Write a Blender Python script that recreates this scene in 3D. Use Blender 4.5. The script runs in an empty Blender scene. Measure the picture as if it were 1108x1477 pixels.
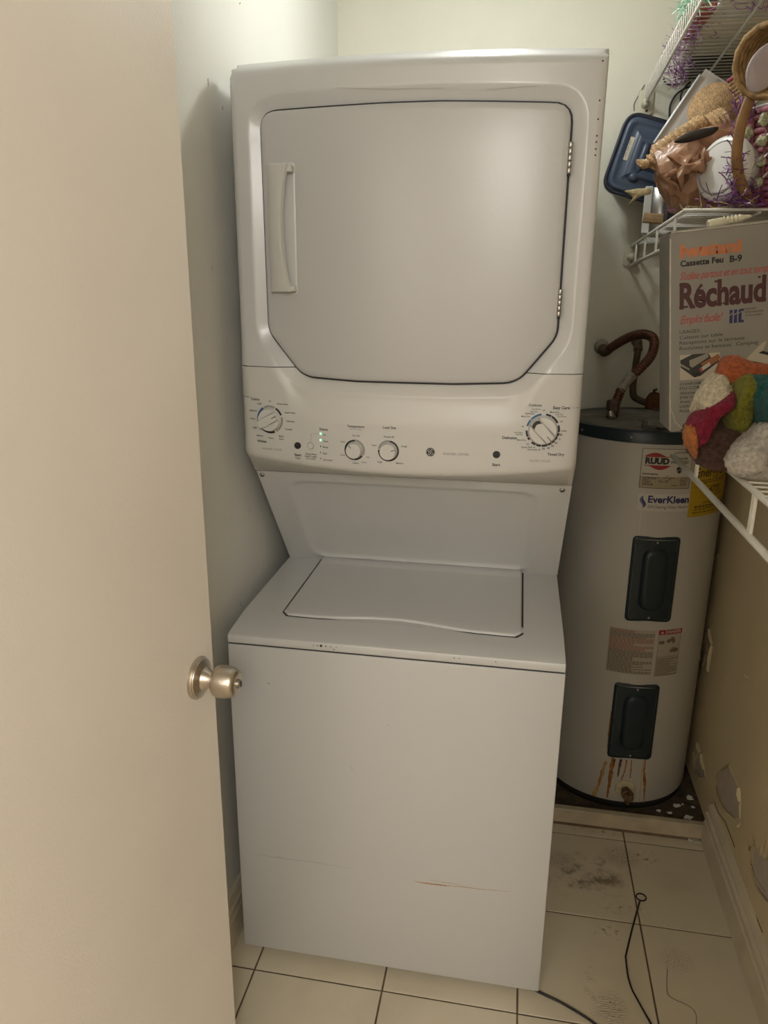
import bpy, bmesh, math, random
import numpy as np
from mathutils import Vector, Matrix, noise
random.seed(7)
R = math.radians
# ------------------------------------------------------------------ camera
IW, IH = 1108, 1477
F, PITCH, YAW, ROLL = 1072.74, 0.28403, 0.17576, 0.00844
CAM = Vector((0.5614, -1.3212, 1.4952))
fw = Vector((-math.sin(YAW)*math.cos(PITCH), math.cos(YAW)*math.cos(PITCH), -math.sin(PITCH)))
rt0 = Vector((math.cos(YAW), math.sin(YAW), 0)); up0 = rt0.cross(fw)
rt = math.cos(ROLL)*rt0 + math.sin(ROLL)*up0
up = -math.sin(ROLL)*rt0 + math.cos(ROLL)*up0
cd = bpy.data.cameras.new('camera'); cam = bpy.data.objects.new('camera', cd)
cd.sensor_fit = 'VERTICAL'; cd.sensor_height = 36; cd.sensor_width = 27; cd.lens = F/IH*36; cd.clip_start = 0.02
m = Matrix((rt, up, -fw)).transposed().to_4x4(); m.translation = CAM; cam.matrix_world = m
bpy.context.scene.collection.objects.link(cam); bpy.context.scene.camera = cam
sc = bpy.context.scene
# ------------------------------------------------------------------ world, lights, exposure
w = bpy.data.worlds.new('world'); sc.world = w; w.use_nodes = True
w.node_tree.nodes['Background'].inputs[0].default_value = (0.9, 0.8, 0.65, 1)
w.node_tree.nodes['Background'].inputs[1].default_value = 0.05
def lamp(name, loc, power, col, rad):
    l = bpy.data.lights.new(name, 'POINT'); l.energy = power; l.color = col; l.shadow_soft_size = rad
    o = bpy.data.objects.new(name, l); o.location = loc; sc.collection.objects.link(o); return o
lamp('closet_bulb', (0.46, 0.50, 2.275), 8.3, (0.97, 1.0, 0.97), 0.055)
lamp('hall_light', (1.00, -2.60, 2.13), 58.0, (1.0, 0.965, 0.915), 0.20)
lamp('hall_light', (-0.30, -3.00, 1.85), 18.0, (1.0, 0.95, 0.88), 0.30)  # added fill lamp without a known fixture, brightens the right side
vs = sc.view_settings
vs.view_transform = 'Standard'; vs.look = 'None'; vs.gamma = 1; vs.use_curve_mapping = False; vs.exposure = 0.0

# ------------------------------------------------------------------ pixel helpers
def ray(u, v): return fw + rt*((u-IW/2)/F) - up*((v-IH/2)/F)
def px(u, v, ax, val):
    d = ray(u, v); t = (val-CAM[ax])/d[ax]; return CAM + d*t
# ------------------------------------------------------------------ materials
MATS = {}
def mat(name, col, rough=0.5, metal=0.0, bump=0.0, bscale=60.0, var=0.0, vscale=8.0, emit=0.0, sheen=0.0, coat=0.0, trans=0.0, spec=0.5):
    if name in MATS: return MATS[name]
    M = bpy.data.materials.new(name); M.use_nodes = True; nt = M.node_tree; b = nt.nodes['Principled BSDF']
    b.inputs['Base Color'].default_value = (*col, 1); b.inputs['Roughness'].default_value = rough; b.inputs['Metallic'].default_value = metal
    b.inputs['Specular IOR Level'].default_value = spec
    if emit: b.inputs['Emission Color'].default_value = (*col, 1); b.inputs['Emission Strength'].default_value = emit
    if sheen: b.inputs['Sheen Weight'].default_value = sheen
    if coat: b.inputs['Coat Weight'].default_value = coat; b.inputs['Coat Roughness'].default_value = 0.15
    if trans: b.inputs['Transmission Weight'].default_value = trans
    geo = nt.nodes.new('ShaderNodeNewGeometry')
    if var:
        n = nt.nodes.new('ShaderNodeTexNoise'); n.inputs['Scale'].default_value = vscale; n.inputs['Detail'].default_value = 5
        nt.links.new(geo.outputs['Position'], n.inputs['Vector'])
        mr = nt.nodes.new('ShaderNodeMapRange'); mr.inputs[1].default_value = .3; mr.inputs[2].default_value = .7; mr.inputs[3].default_value = 1-var; mr.inputs[4].default_value = 1+var
        nt.links.new(n.outputs['Fac'], mr.inputs[0])
        mx = nt.nodes.new('ShaderNodeMix'); mx.data_type = 'RGBA'; mx.blend_type = 'MULTIPLY'; mx.inputs[0].default_value = 1
        mx.inputs[6].default_value = (*col, 1); nt.links.new(mr.outputs[0], mx.inputs[7]); nt.links.new(mx.outputs[2], b.inputs['Base Color'])
    if bump:
        n = nt.nodes.new('ShaderNodeTexNoise'); n.inputs['Scale'].default_value = bscale; n.inputs['Detail'].default_value = 4
        nt.links.new(geo.outputs['Position'], n.inputs['Vector'])
        bp = nt.nodes.new('ShaderNodeBump'); bp.inputs['Strength'].default_value = bump; bp.inputs['Distance'].default_value = 0.003
        nt.links.new(n.outputs['Fac'], bp.inputs['Height']); nt.links.new(bp.outputs[0], b.inputs['Normal'])
    MATS[name] = M; return M
def nd(nt, t, **kw):
    n = nt.nodes.new(t)
    for k, v in kw.items(): setattr(n, k, v)
    return n
def mathn(nt, op, a, b=None):
    n = nd(nt, 'ShaderNodeMath', operation=op)
    for i, v in enumerate((a, b)):
        if v is None: continue
        if isinstance(v, (int, float)): n.inputs[i].default_value = v
        else: nt.links.new(v, n.inputs[i])
    return n.outputs[0]

WALLC = (0.76, 0.75, 0.69)
wall_m = mat('wall_paint', WALLC, 0.6, bump=0.25, bscale=170, var=0.03, vscale=3)
wallb_m = mat('back_wall_paint', (0.73, 0.71, 0.61), 0.6, bump=0.25, bscale=170, var=0.04, vscale=3)
ceil_m = mat('ceiling_paint', (0.78, 0.77, 0.72), 0.7)
hall_m = mat('hall_paint', (0.74, 0.68, 0.59), 0.7)
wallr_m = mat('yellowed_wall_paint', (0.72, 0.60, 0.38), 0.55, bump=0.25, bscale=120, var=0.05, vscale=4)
door_m = mat('door_paint', (0.86, 0.80, 0.72), 0.42, bump=0.12, bscale=260, var=0.02, vscale=4)
base_m = mat('baseboard_paint', (0.66, 0.58, 0.44), 0.5, var=0.07, vscale=14)
plaster_m = mat('bare_plaster', (0.52, 0.45, 0.37), 0.9, bump=0.4, bscale=120, var=0.08, vscale=25)
grout_m = mat('grout', (0.17, 0.12, 0.08), 0.9, var=0.3, vscale=30)
enamel_m = mat('white_enamel', (0.60, 0.60, 0.59), 0.32, bump=0.05, bscale=140, coat=0.15)
plast_m = mat('white_plastic', (0.62, 0.61, 0.575), 0.38)
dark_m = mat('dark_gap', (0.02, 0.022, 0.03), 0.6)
black_m = mat('black_print', (0.015, 0.015, 0.017), 0.5)
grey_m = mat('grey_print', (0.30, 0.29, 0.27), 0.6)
blue_m = mat('blue_print', (0.03, 0.12, 0.24), 0.5)
steel_m = mat('brushed_steel', (0.55, 0.50, 0.43), 0.30, metal=1.0, bump=0.1, bscale=400)
chrome_m = mat('zinc_steel', (0.45, 0.44, 0.42), 0.35, metal=1.0)
led_m = mat('green_led', (0.15, 1.0, 0.35), 0.4, emit=3.0)
wire_m = mat('white_vinyl_wire', (0.80, 0.78, 0.71), 0.4)
heat_m = mat('heater_jacket', (0.46, 0.44, 0.395), 0.42, var=0.03, vscale=6)
teal_m = mat('dark_teal_plastic', (0.009, 0.020, 0.027), 0.38)
dust_m = mat('dusty_top', (0.17, 0.16, 0.14), 0.9, bump=0.5, bscale=60, var=0.3, vscale=20)
rust_m = mat('rust', (0.30, 0.13, 0.03), 0.8, var=0.5, vscale=90)
rust2_m = mat('dark_rust', (0.10, 0.035, 0.012), 0.85, var=0.4, vscale=90)
copper_m = mat('old_copper', (0.13, 0.055, 0.032), 0.42, metal=0.5, var=0.3, vscale=40)
pipe_m = mat('brown_pipe', (0.12, 0.085, 0.06), 0.6, metal=0.4, var=0.3, vscale=60)
solder_m = mat('solder_sleeve', (0.33, 0.30, 0.25), 0.6, bump=0.8, bscale=120, var=0.3, vscale=80)

def tile_material():
    M = bpy.data.materials.new('ceramic_tile'); M.use_nodes = True; nt = M.node_tree; b = nt.nodes['Principled BSDF']
    b.inputs['Roughness'].default_value = 0.38
    g = nd(nt, 'ShaderNodeNewGeometry'); pos = g.outputs['Position']
    def noi(scale, detail=6, dist=0.0, rough=.6):
        n = nd(nt, 'ShaderNodeTexNoise'); n.inputs['Scale'].default_value = scale; n.inputs['Detail'].default_value = detail
        n.inputs['Distortion'].default_value = dist; n.inputs['Roughness'].default_value = rough; nt.links.new(pos, n.inputs['Vector']); return n.outputs['Fac']
    def rng(v, a, c, lo=0., hi=1.):
        n = nd(nt, 'ShaderNodeMapRange', interpolation_type='SMOOTHSTEP'); nt.links.new(v, n.inputs[0])
        for i, q in enumerate((a, c, lo, hi)): n.inputs[i+1].default_value = q
        return n.outputs[0]
    def blob(cx, cy, sx, sy, rot=0):
        mp = nd(nt, 'ShaderNodeMapping', vector_type='TEXTURE'); mp.inputs['Location'].default_value = (cx, cy, 0); mp.inputs['Scale'].default_value = (sx, sy, 1); mp.inputs['Rotation'].default_value = (0, 0, rot)
        nt.links.new(pos, mp.inputs['Vector']); ln = nd(nt, 'ShaderNodeVectorMath', operation='LENGTH'); nt.links.new(mp.outputs[0], ln.inputs[0])
        return rng(ln.outputs['Value'], 1.0, 0.25)
    def waves(scale, rot, dist=6):
        mp = nd(nt, 'ShaderNodeMapping'); mp.inputs['Rotation'].default_value = (0, 0, rot); nt.links.new(pos, mp.inputs['Vector'])
        wv = nd(nt, 'ShaderNodeTexWave'); wv.inputs['Scale'].default_value = scale; wv.inputs['Distortion'].default_value = dist; wv.inputs['Detail'].default_value = 3
        wv.inputs['Detail Scale'].default_value = 2.5; nt.links.new(mp.outputs[0], wv.inputs['Vector']); return wv.outputs['Fac']
    P = lambda u, v: px(u, v, 2, 0.0)
    fine = rng(noi(70, 8), .52, .66); mid = rng(noi(26, 7), .45, .7)
    tot = None
    def add(v, k):
        nonlocal tot
        v = mathn(nt, 'MULTIPLY', v, k); tot = v if tot is None else mathn(nt, 'MAXIMUM', tot, v)
    q = P(850, 1262); add(mathn(nt, 'MULTIPLY', blob(q.x, q.y, .15, .11, .2), mid), .85)
    q = P(870, 1268); add(mathn(nt, 'MULTIPLY', blob(q.x, q.y, .07, .045, .2), rng(noi(40), .35, .6)), .75)
    q = P(895, 1235); add(mathn(nt, 'MULTIPLY', blob(q.x, q.y, .07, .06), rng(waves(60, .9), .6, .9)), .7)
    q = P(810, 1240); add(mathn(nt, 'MULTIPLY', blob(q.x, q.y, .06, .05), rng(waves(60, 2.2), .6, .9)), .6)
    q = P(855, 1425); add(mathn(nt, 'MULTIPLY', blob(q.x, q.y, .028, .10, .05), mathn(nt, 'MULTIPLY', rng(waves(55, 1.2), .55, .9), mid)), 1.0)
    q = P(882, 1455); add(mathn(nt, 'MULTIPLY', blob(q.x, q.y, .05, .06), rng(waves(55, 1.5), .62, .95)), .7)
    q = P(875, 1345); add(mathn(nt, 'MULTIPLY', blob(q.x, q.y, .05, .03), fine), .9)
    q = P(975, 1385); add(mathn(nt, 'MULTIPLY', blob(q.x, q.y, .06, .05), rng(waves(70, .6), .65, .95)), .45)
    q = P(900, 1310); add(mathn(nt, 'MULTIPLY', blob(q.x, q.y, .09, .03, .1), fine), .6)
    q = P(930, 1235); add(mathn(nt, 'MULTIPLY', blob(q.x, q.y, .05, .05), fine), .7)
    q = P(870, 1200); add(mathn(nt, 'MULTIPLY', blob(q.x, q.y, .12, .02), fine), .8)
    q = P(985, 1208); add(mathn(nt, 'MULTIPLY', blob(q.x, q.y, .08, .02), mid), .7)
    add(rng(noi(240, 2), .735, .76), .85)
    add(rng(noi(4, 5), .45, .75), .12)
    bc = nd(nt, 'ShaderNodeMix', data_type='RGBA'); nt.links.new(tot, bc.inputs[0])
    cv = nd(nt, 'ShaderNodeMix', data_type='RGBA'); nt.links.new(noi(2.5, 3), cv.inputs[0])
    cv.inputs[6].default_value = (0.66, 0.58, 0.43, 1); cv.inputs[7].default_value = (0.72, 0.65, 0.51, 1)
    nt.links.new(cv.outputs[2], bc.inputs[6]); bc.inputs[7].default_value = (0.11, 0.068, 0.032, 1)
    nt.links.new(bc.outputs[2], b.inputs['Base Color'])
    return M
tile_m = tile_material()

# ------------------------------------------------------------------ mesh helpers
def rootloc(o):
    while o.parent: o = o.parent
    return Vector(o.location)
def mk(name, verts, faces, m=None, parent=None, smooth=False, local=False, mats=None, midx=None):
    off = Vector((0, 0, 0)) if (parent is None or local) else rootloc(parent)
    me = bpy.data.meshes.new(name)
    me.from_pydata([tuple(Vector(v)-off) for v in verts], [], faces); me.validate()
    bm = bmesh.new(); bm.from_mesh(me); bmesh.ops.recalc_face_normals(bm, faces=bm.faces); bm.to_mesh(me); bm.free()
    if mats:
        for q in mats: me.materials.append(q)
        for p_, i in zip(me.polygons, midx): p_.material_index = i
    elif m: me.materials.append(m)
    if smooth: me.polygons.foreach_set('use_smooth', [True]*len(me.polygons))
    o = bpy.data.objects.new(name, me); sc.collection.objects.link(o)
    if parent: o.parent = parent
    return o
def auto(o, ang=35):
    me = o.data; me.polygons.foreach_set('use_smooth', [True]*len(me.polygons)); me.set_sharp_from_angle(angle=R(ang)); return o
def join(*geos):
    V, Fc = [], []
    for v, f in geos:
        n = len(V); V += list(v); Fc += [[i+n for i in q] for q in f]
    return V, Fc
def g_box(x0, x1, y0, y1, z0, z1, bev=0.0, seg=2):
    bm = bmesh.new(); bmesh.ops.create_cube(bm, size=1)
    for v in bm.verts: v.co = Vector(((x0+x1)/2+v.co.x*(x1-x0), (y0+y1)/2+v.co.y*(y1-y0), (z0+z1)/2+v.co.z*(z1-z0)))
    if bev: bmesh.ops.bevel(bm, geom=list(bm.edges), offset=bev, segments=seg, affect='EDGES', profile=.5)
    bm.verts.index_update()
    r = [v.co.copy() for v in bm.verts], [[v.index for v in f.verts] for f in bm.faces]; bm.free(); return r
def g_tube(path, rad, n=8, closed=False, cap=True, flat=None):
    path = [Vector(p_) for p_ in path]; N = len(path)
    rad = rad if isinstance(rad, (list, tuple)) else [rad]*N
    V, Fc = [], []; prev = None
    for i, p_ in enumerate(path):
        t = (path[(i+1) % N]-path[i-1]) if closed else (path[min(i+1, N-1)]-path[max(i-1, 0)])
        t.normalize()
        if prev is None:
            a = Vector((0, 0, 1)) if abs(t.z) < .9 else Vector((1, 0, 0)); prev = t.cross(a).normalized()
        e1 = (prev-t*prev.dot(t)).normalized(); prev = e1; e2 = t.cross(e1)
        for k in range(n):
            a = 2*math.pi*k/n; f1, f2 = (flat if flat else (1, 1))
            V.append(p_+(e1*math.cos(a)*f1+e2*math.sin(a)*f2)*rad[i])
    for i in range(N if closed else N-1):
        for k in range(n):
            j = (i+1) % N; Fc.append([i*n+k, i*n+(k+1) % n, j*n+(k+1) % n, j*n+k])
    if cap and not closed: Fc += [list(range(n))[::-1], [(N-1)*n+k for k in range(n)]]
    return V, Fc
def spline(pts, k=8):
    pts = [Vector(p_) for p_ in pts]; out = []
    for i in range(len(pts)-1):
        p0, p1, p2, p3 = pts[max(i-1, 0)], pts[i], pts[i+1], pts[min(i+2, len(pts)-1)]
        for j in range(k):
            t = j/k; out.append(.5*((2*p1)+(p2-p0)*t+(2*p0-5*p1+4*p2-p3)*t*t+(3*p1-p0-3*p2+p3)*t**3))
    return out+[pts[-1]]
def basis(axis):
    a = Vector(axis).normalized(); h = Vector((0, 0, 1)) if abs(a.z) < .9 else Vector((0, 1, 0))
    e1 = h.cross(a).normalized(); return e1, a.cross(e1), a
def g_lathe(prof, org, axis=(0, 0, 1), n=32, sx=1, sy=1):
    e1, e2, a = basis(axis); org = Vector(org); V, Fc = [], []
    for r_, h in prof:
        for k in range(n):
            t = 2*math.pi*k/n; V.append(org+e1*math.cos(t)*r_*sx+e2*math.sin(t)*r_*sy+a*h)
    for i in range(len(prof)-1):
        for k in range(n): Fc.append([i*n+k, i*n+(k+1) % n, (i+1)*n+(k+1) % n, (i+1)*n+k])
    if prof[0][0] > 1e-6: Fc.append(list(range(n)))
    if prof[-1][0] > 1e-6: Fc.append([(len(prof)-1)*n+k for k in range(n)])
    return V, Fc
def rpoly(pts, rads, n=6):
    """rounded polygon in 2D"""
    out = []; N = len(pts)
    for i in range(N):
        p0, p1, p2 = (np.array(pts[j % N], float) for j in (i-1, i, i+1))
        d1 = (p0-p1)/np.linalg.norm(p0-p1); d2 = (p2-p1)/np.linalg.norm(p2-p1)
        ang = math.acos(max(-1, min(1, d1@d2))); r_ = rads[i] if isinstance(rads, (list, tuple)) else rads
        L = r_/math.tan(ang/2); a = p1+d1*L; b = p1+d2*L
        for k in range(n+1):
            t = k/n; out.append(tuple((1-t)**2*a+2*t*(1-t)*p1+t*t*b))
    return out
def rrect(x0, x1, z0, z1, r_, n=5): return rpoly([(x0, z0), (x1, z0), (x1, z1), (x0, z1)], r_, n)
def g_rings(rings, cap0=False, cap1=True):
    n = len(rings[0]); V = [Vector(p_) for q in rings for p_ in q]; Fc = []
    for i in range(len(rings)-1):
        for k in range(n): Fc.append([i*n+k, i*n+(k+1) % n, (i+1)*n+(k+1) % n, (i+1)*n+k])
    if cap0: Fc.append(list(range(n)))
    if cap1: Fc.append([(len(rings)-1)*n+k for k in range(n)])
    return V, Fc
def g_plate(M, x0, x1, z0, z1, r_, prof, cap0=False, n=5):
    """rounded-rectangle plate on mapped surface M(s,t,d); prof = [(inset, d)...]"""
    return g_rings([[M(s, t, d) for s, t in rrect(x0+i, x1-i, z0+i, z1-i, max(r_-i, .0004), n)] for i, d in prof], cap0)
def g_grid(fn, nx, ny):
    V = [fn(i/nx, j/ny) for j in range(ny+1) for i in range(nx+1)]
    Fc = [[j*(nx+1)+i, j*(nx+1)+i+1, (j+1)*(nx+1)+i+1, (j+1)*(nx+1)+i] for j in range(ny) for i in range(nx)]
    return V, Fc
def g_patch(M, x0, x1, z0, z1, d, nx=8, nz=1): return g_grid(lambda a, b: M(x0+(x1-x0)*a, z0+(z1-z0)*b, d), nx, nz)
def g_poly(M, pts, d): return [M(s, t, d) for s, t in pts], [list(range(len(pts)))]
_tc = {}
def text2d(s, bold=0.0, shear=0.0, spacing=1.0):
    k = (s, bold, shear, spacing)
    if k in _tc: return _tc[k]
    c = bpy.data.curves.new('t', 'FONT'); c.body = s; c.size = 1; c.offset = bold; c.shear = shear; c.space_character = spacing; c.resolution_u = 3; c.fill_mode = 'FRONT'
    o = bpy.data.objects.new('t', c); sc.collection.objects.link(o)
    bpy.context.view_layer.update()
    me = bpy.data.meshes.new_from_object(o.evaluated_get(bpy.context.evaluated_depsgraph_get()))
    v = [tuple(q.co[:2]) for q in me.vertices]; f = [list(p_.vertices) for p_ in me.polygons]
    bpy.data.objects.remove(o); bpy.data.curves.remove(c); bpy.data.meshes.remove(me)
    if v:
        a = np.array(v); mn, mxv = a[:, 0].min(), a[:, 0].max()
    else: mn, mxv = 0, 1
    _tc[k] = (v, f, mn, mxv); return _tc[k]
def g_text(M, s, x0, x1, zb, d=0.0006, bold=0.0, shear=0.0, hs=1.0, spacing=1.0, rise=0.0):
    """text from x0 to x1 with its base line at zb on M; hs stretches height; rise = slope"""
    v, f, a, b = text2d(s, bold, shear, spacing); k = (x1-x0)/max(b-a, 1e-6)
    return [M(x0+(q[0]-a)*k, zb+q[1]*k*hs+rise*(q[0]-a)*k, d) for q in v], f
def empty(name, loc, label, cat, group=None):
    o = bpy.data.objects.new(name, None); o.location = loc; o.empty_display_size = .05; sc.collection.objects.link(o)
    return tag(o, label, cat, group)
def tag(o, label, cat, group=None):
    o['label'] = label; o['category'] = cat
    if group: o['group'] = group
    return o
def struct(o): o['kind'] = 'structure'; return o

# ================================================================== SETTING
XL, XR, YB, YF, ZC = -0.042, 1.170, 1.200, -1.05, 2.385
T, OX, OY = 0.2988, 0.0400, -0.0422
fl = struct(mk('floor', *g_box(-1.1, 2.1, -3.3, 1.3, -0.10, -0.0035), grout_m))
for i in range(-1, 5):
    for j in range(-4, 4):
        a = max(OX+i*T, XL)+.0021; b = min(OX+(i+1)*T, XR)-.0021; c = OY+j*T+.0021; d = min(OY+(j+1)*T-.0021, 0.594)
        c = max(c, YF-.05)
        if b-a < .008 or d-c < .008: continue
        mk('tile', *g_box(a, b, c, d, -.0030, random.uniform(-.0004, 0.0002), .0007, 1), tile_m, fl)
mk('hall_floor_slab', *g_box(-1.1, 2.1, -3.3, YF-.05, -.0034, 0), mat('hall_floor', (.40, .33, .24), .5), fl)
wl = struct(mk('wall_left', *g_box(XL-.10, XL, YF, YB+.1, 0, ZC), wall_m))
wb = struct(mk('wall_back', *g_box(XL, XR, YB, YB+.1, 0, ZC), wallb_m))
wr = struct(mk('wall_right', *g_box(XR, XR+.10, YF, YB+.1, 0, ZC), wallr_m))
struct(mk('ceiling', *g_box(-1.1, 2.1, -3.3, 1.3, ZC, ZC+.1), ceil_m))
wf = struct(mk('wall_front', *join(g_box(-1.1, 0.0, YF-.11, YF, 0, ZC), g_box(.86, 2.1, YF-.11, YF, 0, ZC), g_box(0.0, .86, YF-.11, YF, 2.20, ZC)), hall_m))
struct(mk('wall_hall', *join(g_box(-1.2, -1.1, -3.3, YF, 0, ZC), g_box(2.1, 2.2, -3.3, YF, 0, ZC), g_box(-1.1, 2.1, -3.4, -3.3, 0, ZC)), hall_m))
def baseboard(name, xw, sgn, h, th):
    prof = [(0, 0), (th, 0), (th, h*.55), (th*.80, h*.585), (th*.80, h*.66), (th*.95, h*.69), (th*.95, h*.76), (th*.6, h*.80), (th*.6, h*.87), (th*.72, h*.90), (th*.45, h*.98), (0, h)]
    y0, y1 = YF, (YB if sgn > 0 else 0.592); n = len(prof)
    V = [(xw+sgn*a, y0, z) for a, z in prof]+[(xw+sgn*a, y1, z) for a, z in prof]
    Fc = [[k, (k+1) % n, n+(k+1) % n, n+k] for k in range(n)]+[list(range(n)), list(range(n, 2*n))]
    return struct(mk(name, V, Fc, base_m))
baseboard('baseboard_left', XL, 1, 0.135, .014)
baseboard('baseboard_right', XR, -1, 0.132, .020)
# small knocks in the left wall paint
for u, v, L in ((300, 113, .012), (321, 153, .006), (346, 3, .004), (359, 735, .020), (347, 868, .012), (306, 385, .006)):
    p_ = px(u, v, 0, XL+.0005)
    pts = [p_+Vector((.0004*random.random(), random.uniform(-.003, .003), -L*k/5)) for k in range(6)]
    mk('paint_scuff', *g_tube(pts, .0008, 5), plaster_m, wl)

# right wall: peeled patches and curled flakes of paint
def wall_poly(name, pix, x, m_, lip=True):
    pts = [px(u, v, 0, XR) for u, v in pix]
    c = sum(pts, Vector())/len(pts); N = len(pts)
    V = [p_+Vector((-.0012, 0, 0)) for p_ in pts]+[c+Vector((-.0012, 0, 0))]
    mk('peeled_patch', V, [[k, (k+1) % N, N] for k in range(N)], m_, wr)
    if lip:
        for k in range(N):
            a, b = pts[k], pts[(k+1) % N]; o = ((a+b)/2-c).normalized(); L1 = random.uniform(.004, .012); lift = random.uniform(.003, .010)
            mid = (a+b)/2
            V = [a+o*L1, b+o*L1, b+Vector((-lift*.7, 0, 0)), mid-o*random.uniform(.0, .004)+Vector((-lift, 0, 0)), a+Vector((-lift*.7, 0, 0))]
            V = [q+Vector((-.0006, 0, 0)) for q in V]
            mk('paint_flake', V, [[0, 1, 2, 3, 4]], wallr_m, wr)
def c7(x, y): return (790+x/3.484, 950+y/3.484)
wall_poly('patch', [c7(*q) for q in ((915, 540), (875, 565), (858, 590), (858, 640), (866, 700), (885, 735), (905, 765), (945, 805), (970, 800), (972, 720), (968, 650), (945, 600))], XR, plaster_m)
wall_poly('patch', [(1108, 1240), (1098, 1228), (1088, 1222), (1086, 1248), (1094, 1280), (1108, 1300), (1130, 1310), (1130, 1240)], XR, plaster_m)
wall_poly('patch', [c7(*q) for q in ((755, 430), (742, 470), (748, 560), (760, 600), (800, 600), (790, 560), (775, 480))], XR, plaster_m)
wall_poly('patch', [(1016, 905), (1010, 930), (1012, 955), (1022, 968), (1028, 930), (1024, 908)], XR, plaster_m)
flk = [(1036, 812, .05, .02), (1040, 800, .03, .012), (1032, 850, .045, .016), (1034, 818, .03, .03), (1020, 918, .05, .035), (1022, 935, .06, .04), (1018, 950, .045, .03), (1030, 905, .03, .02),
       (1013, 1010, .04, .014), (1012, 1030, .03, .01), (1008, 1085, .045, .03), (1010, 1118, .04, .03), (1019, 1080, .06, .01), (1018, 1145, .05, .01), (1077, 808, .035, .003), (1058, 1078, .02, .008),
       (1050, 980, .01, .008), (1068, 984, .01, .008), (1081, 978, .010, .008), (1089, 1215, .05, .012), (1082, 1225, .03, .02), (1105, 1170, .05, .006), (1102, 1218, .05, .008), (1070, 1190, .02, .015)]
for u, v, L, W_ in flk:
    p_ = px(u, v, 0, XR); n = 4; V = []; lift = random.uniform(.006, .016); hgt = random.choice((-1, 1)); tw = random.uniform(-.25, .25)
    for k in range(n+1):
        t = k/n
        for s in (-1, -.2, .5, 1):
            wv = W_/2*s*(1-.5*t)+random.uniform(-.0015, .0015)
            V.append(p_+Vector((-.0008-lift*t*t, wv+tw*L*t, hgt*(L*(t-.5))+random.uniform(-.002, .002))))
    Fc = [[k*4+i, k*4+i+1, (k+1)*4+i+1, (k+1)*4+i] for k in range(n) for i in range(3)]
    mk('paint_flake', V, Fc, wallr_m, wr)
# long cracks where the paint has split
for pix in (((1031, 1158), (1036, 1172), (1046, 1185), (1052, 1200), (1060, 1222)), ((1082, 1240), (1090, 1265), (1104, 1286)), ((1040, 1215), (1052, 1238), (1064, 1268), (1078, 1290), (1100, 1345))):
    mk('paint_crack', *g_tube([px(u, v, 0, XR-.0005) for u, v in pix], .0013, 5), mat('crack', (.12, .085, .05), .9), wr)

# heater recess: curb and dirty pan
CURB = 0.052
tr = struct(mk('trim_1', *g_box(.690, XR, .594, .616, 0.003, CURB, .003), mat('curb_paint', (.50, .43, .31), .6, var=.18, vscale=18)))
mk('gap_shadow_strip', *g_box(.690, XR-.02, .5925, .5945, 0, .008), grout_m, tr)
pan = mat('pan_dirt', (.075, .055, .035), .95, bump=.8, bscale=80, var=.5, vscale=30)
struct(mk('trim_2', *g_box(XL, XR, .616, YB, 0.0, .036), pan))
for k in range(15):
    u, v = random.choice(((992, 1150), (1001, 1160), (975, 1170), (985, 1178), (995, 1178), (1008, 1152), (978, 1165), (965, 1172), (998, 1170), (1004, 1168), (988, 1160), (950, 1172)))
    c = px(u+random.uniform(-4, 4), v+random.uniform(-3, 3), 2, .037); n = random.randint(5, 7); a0 = random.random()*6
    if c.y < .63: c.y = .635
    if c.x > 1.145: c.x = 1.145
    rr = random.uniform(.004, .011)
    top = [c+Vector((math.cos(a0+6.283*k2/n)*rr*random.uniform(.5, 1.3), math.sin(a0+6.283*k2/n)*rr*random.uniform(.4, 1), random.uniform(.001, .004))) for k2 in range(n)]
    V = top+[p_-Vector((0, 0, .0015)) for p_ in top]
    Fc = [list(range(n)), list(range(n, 2*n))]+[[i, (i+1) % n, n+(i+1) % n, n+i] for i in range(n)]
    tag(mk('paint_chip', V, Fc, wall_m), 'small cream chip of fallen paint lying on the dirt behind the curb', 'paint chip', 'paint chips on the dirt behind the curb')

# closet light: porcelain lampholder above the dryer
lh = empty('ceiling_lampholder', (0.46, 0.50, ZC), 'white porcelain lampholder on the closet ceiling above the dryer', 'lampholder')
mk('holder_base', *g_lathe([(.062, 0), (.062, -.012), (.05, -.028), (.032, -.036)], (0.46, 0.50, ZC), n=28), plast_m, lh, True)
mk('light_bulb', *g_lathe([(.013, -.034), (.014, -.048), (.024, -.060), (.028, -.072), (.022, -.088), (0, -.094)], (0.46, 0.50, ZC), n=20), mat('lit_bulb', (1.0, .98, .93), .4, emit=6.0), lh, True)

# ================================================================== DOOR
DA = R(5.0); DE = Vector((0.1145, -0.328, 0)); DW, DT, DH = 0.715, 0.035, 2.03
ddir = Vector((-math.sin(DA), -math.cos(DA), 0)); dn = Vector((math.cos(DA), -math.sin(DA), 0))   # from edge to hinge; face normal
def DM(s, z, d): return DE+ddir*s+dn*d+Vector((0, 0, z))
V, Fc = g_box(0, DW, -DT, 0, .012, DH, .0015, 1)
dr = struct(mk('door_1', [DM(v.x, v.z, v.y) for v in V], Fc, door_m))
kc = px(287, 975, 1, DE.y-.055); ks = .050; kz = 0.938
kp = DM(ks, kz, 0)
auto(mk('rosette', *g_lathe([(.0325, 0), (.0325, .004), (.031, .0062), (.0295, .0062), (.0285, .0078), (.018, .0125), (.0135, .020), (.0125, .026)], kp, dn, 40), steel_m, dr), 30)
kb = mk('knob', *g_lathe([(.0120, .024), (.0125, .0295), (.0205, .0300), (.0232, .0325), (.0246, .038), (.0248, .044), (.0240, .052), (.0222, .059), (.0200, .0635), (.0170, .0655), (.012, .0662), (.008, .0664)], kp, dn, 40), steel_m, dr)
auto(kb, 40)
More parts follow.
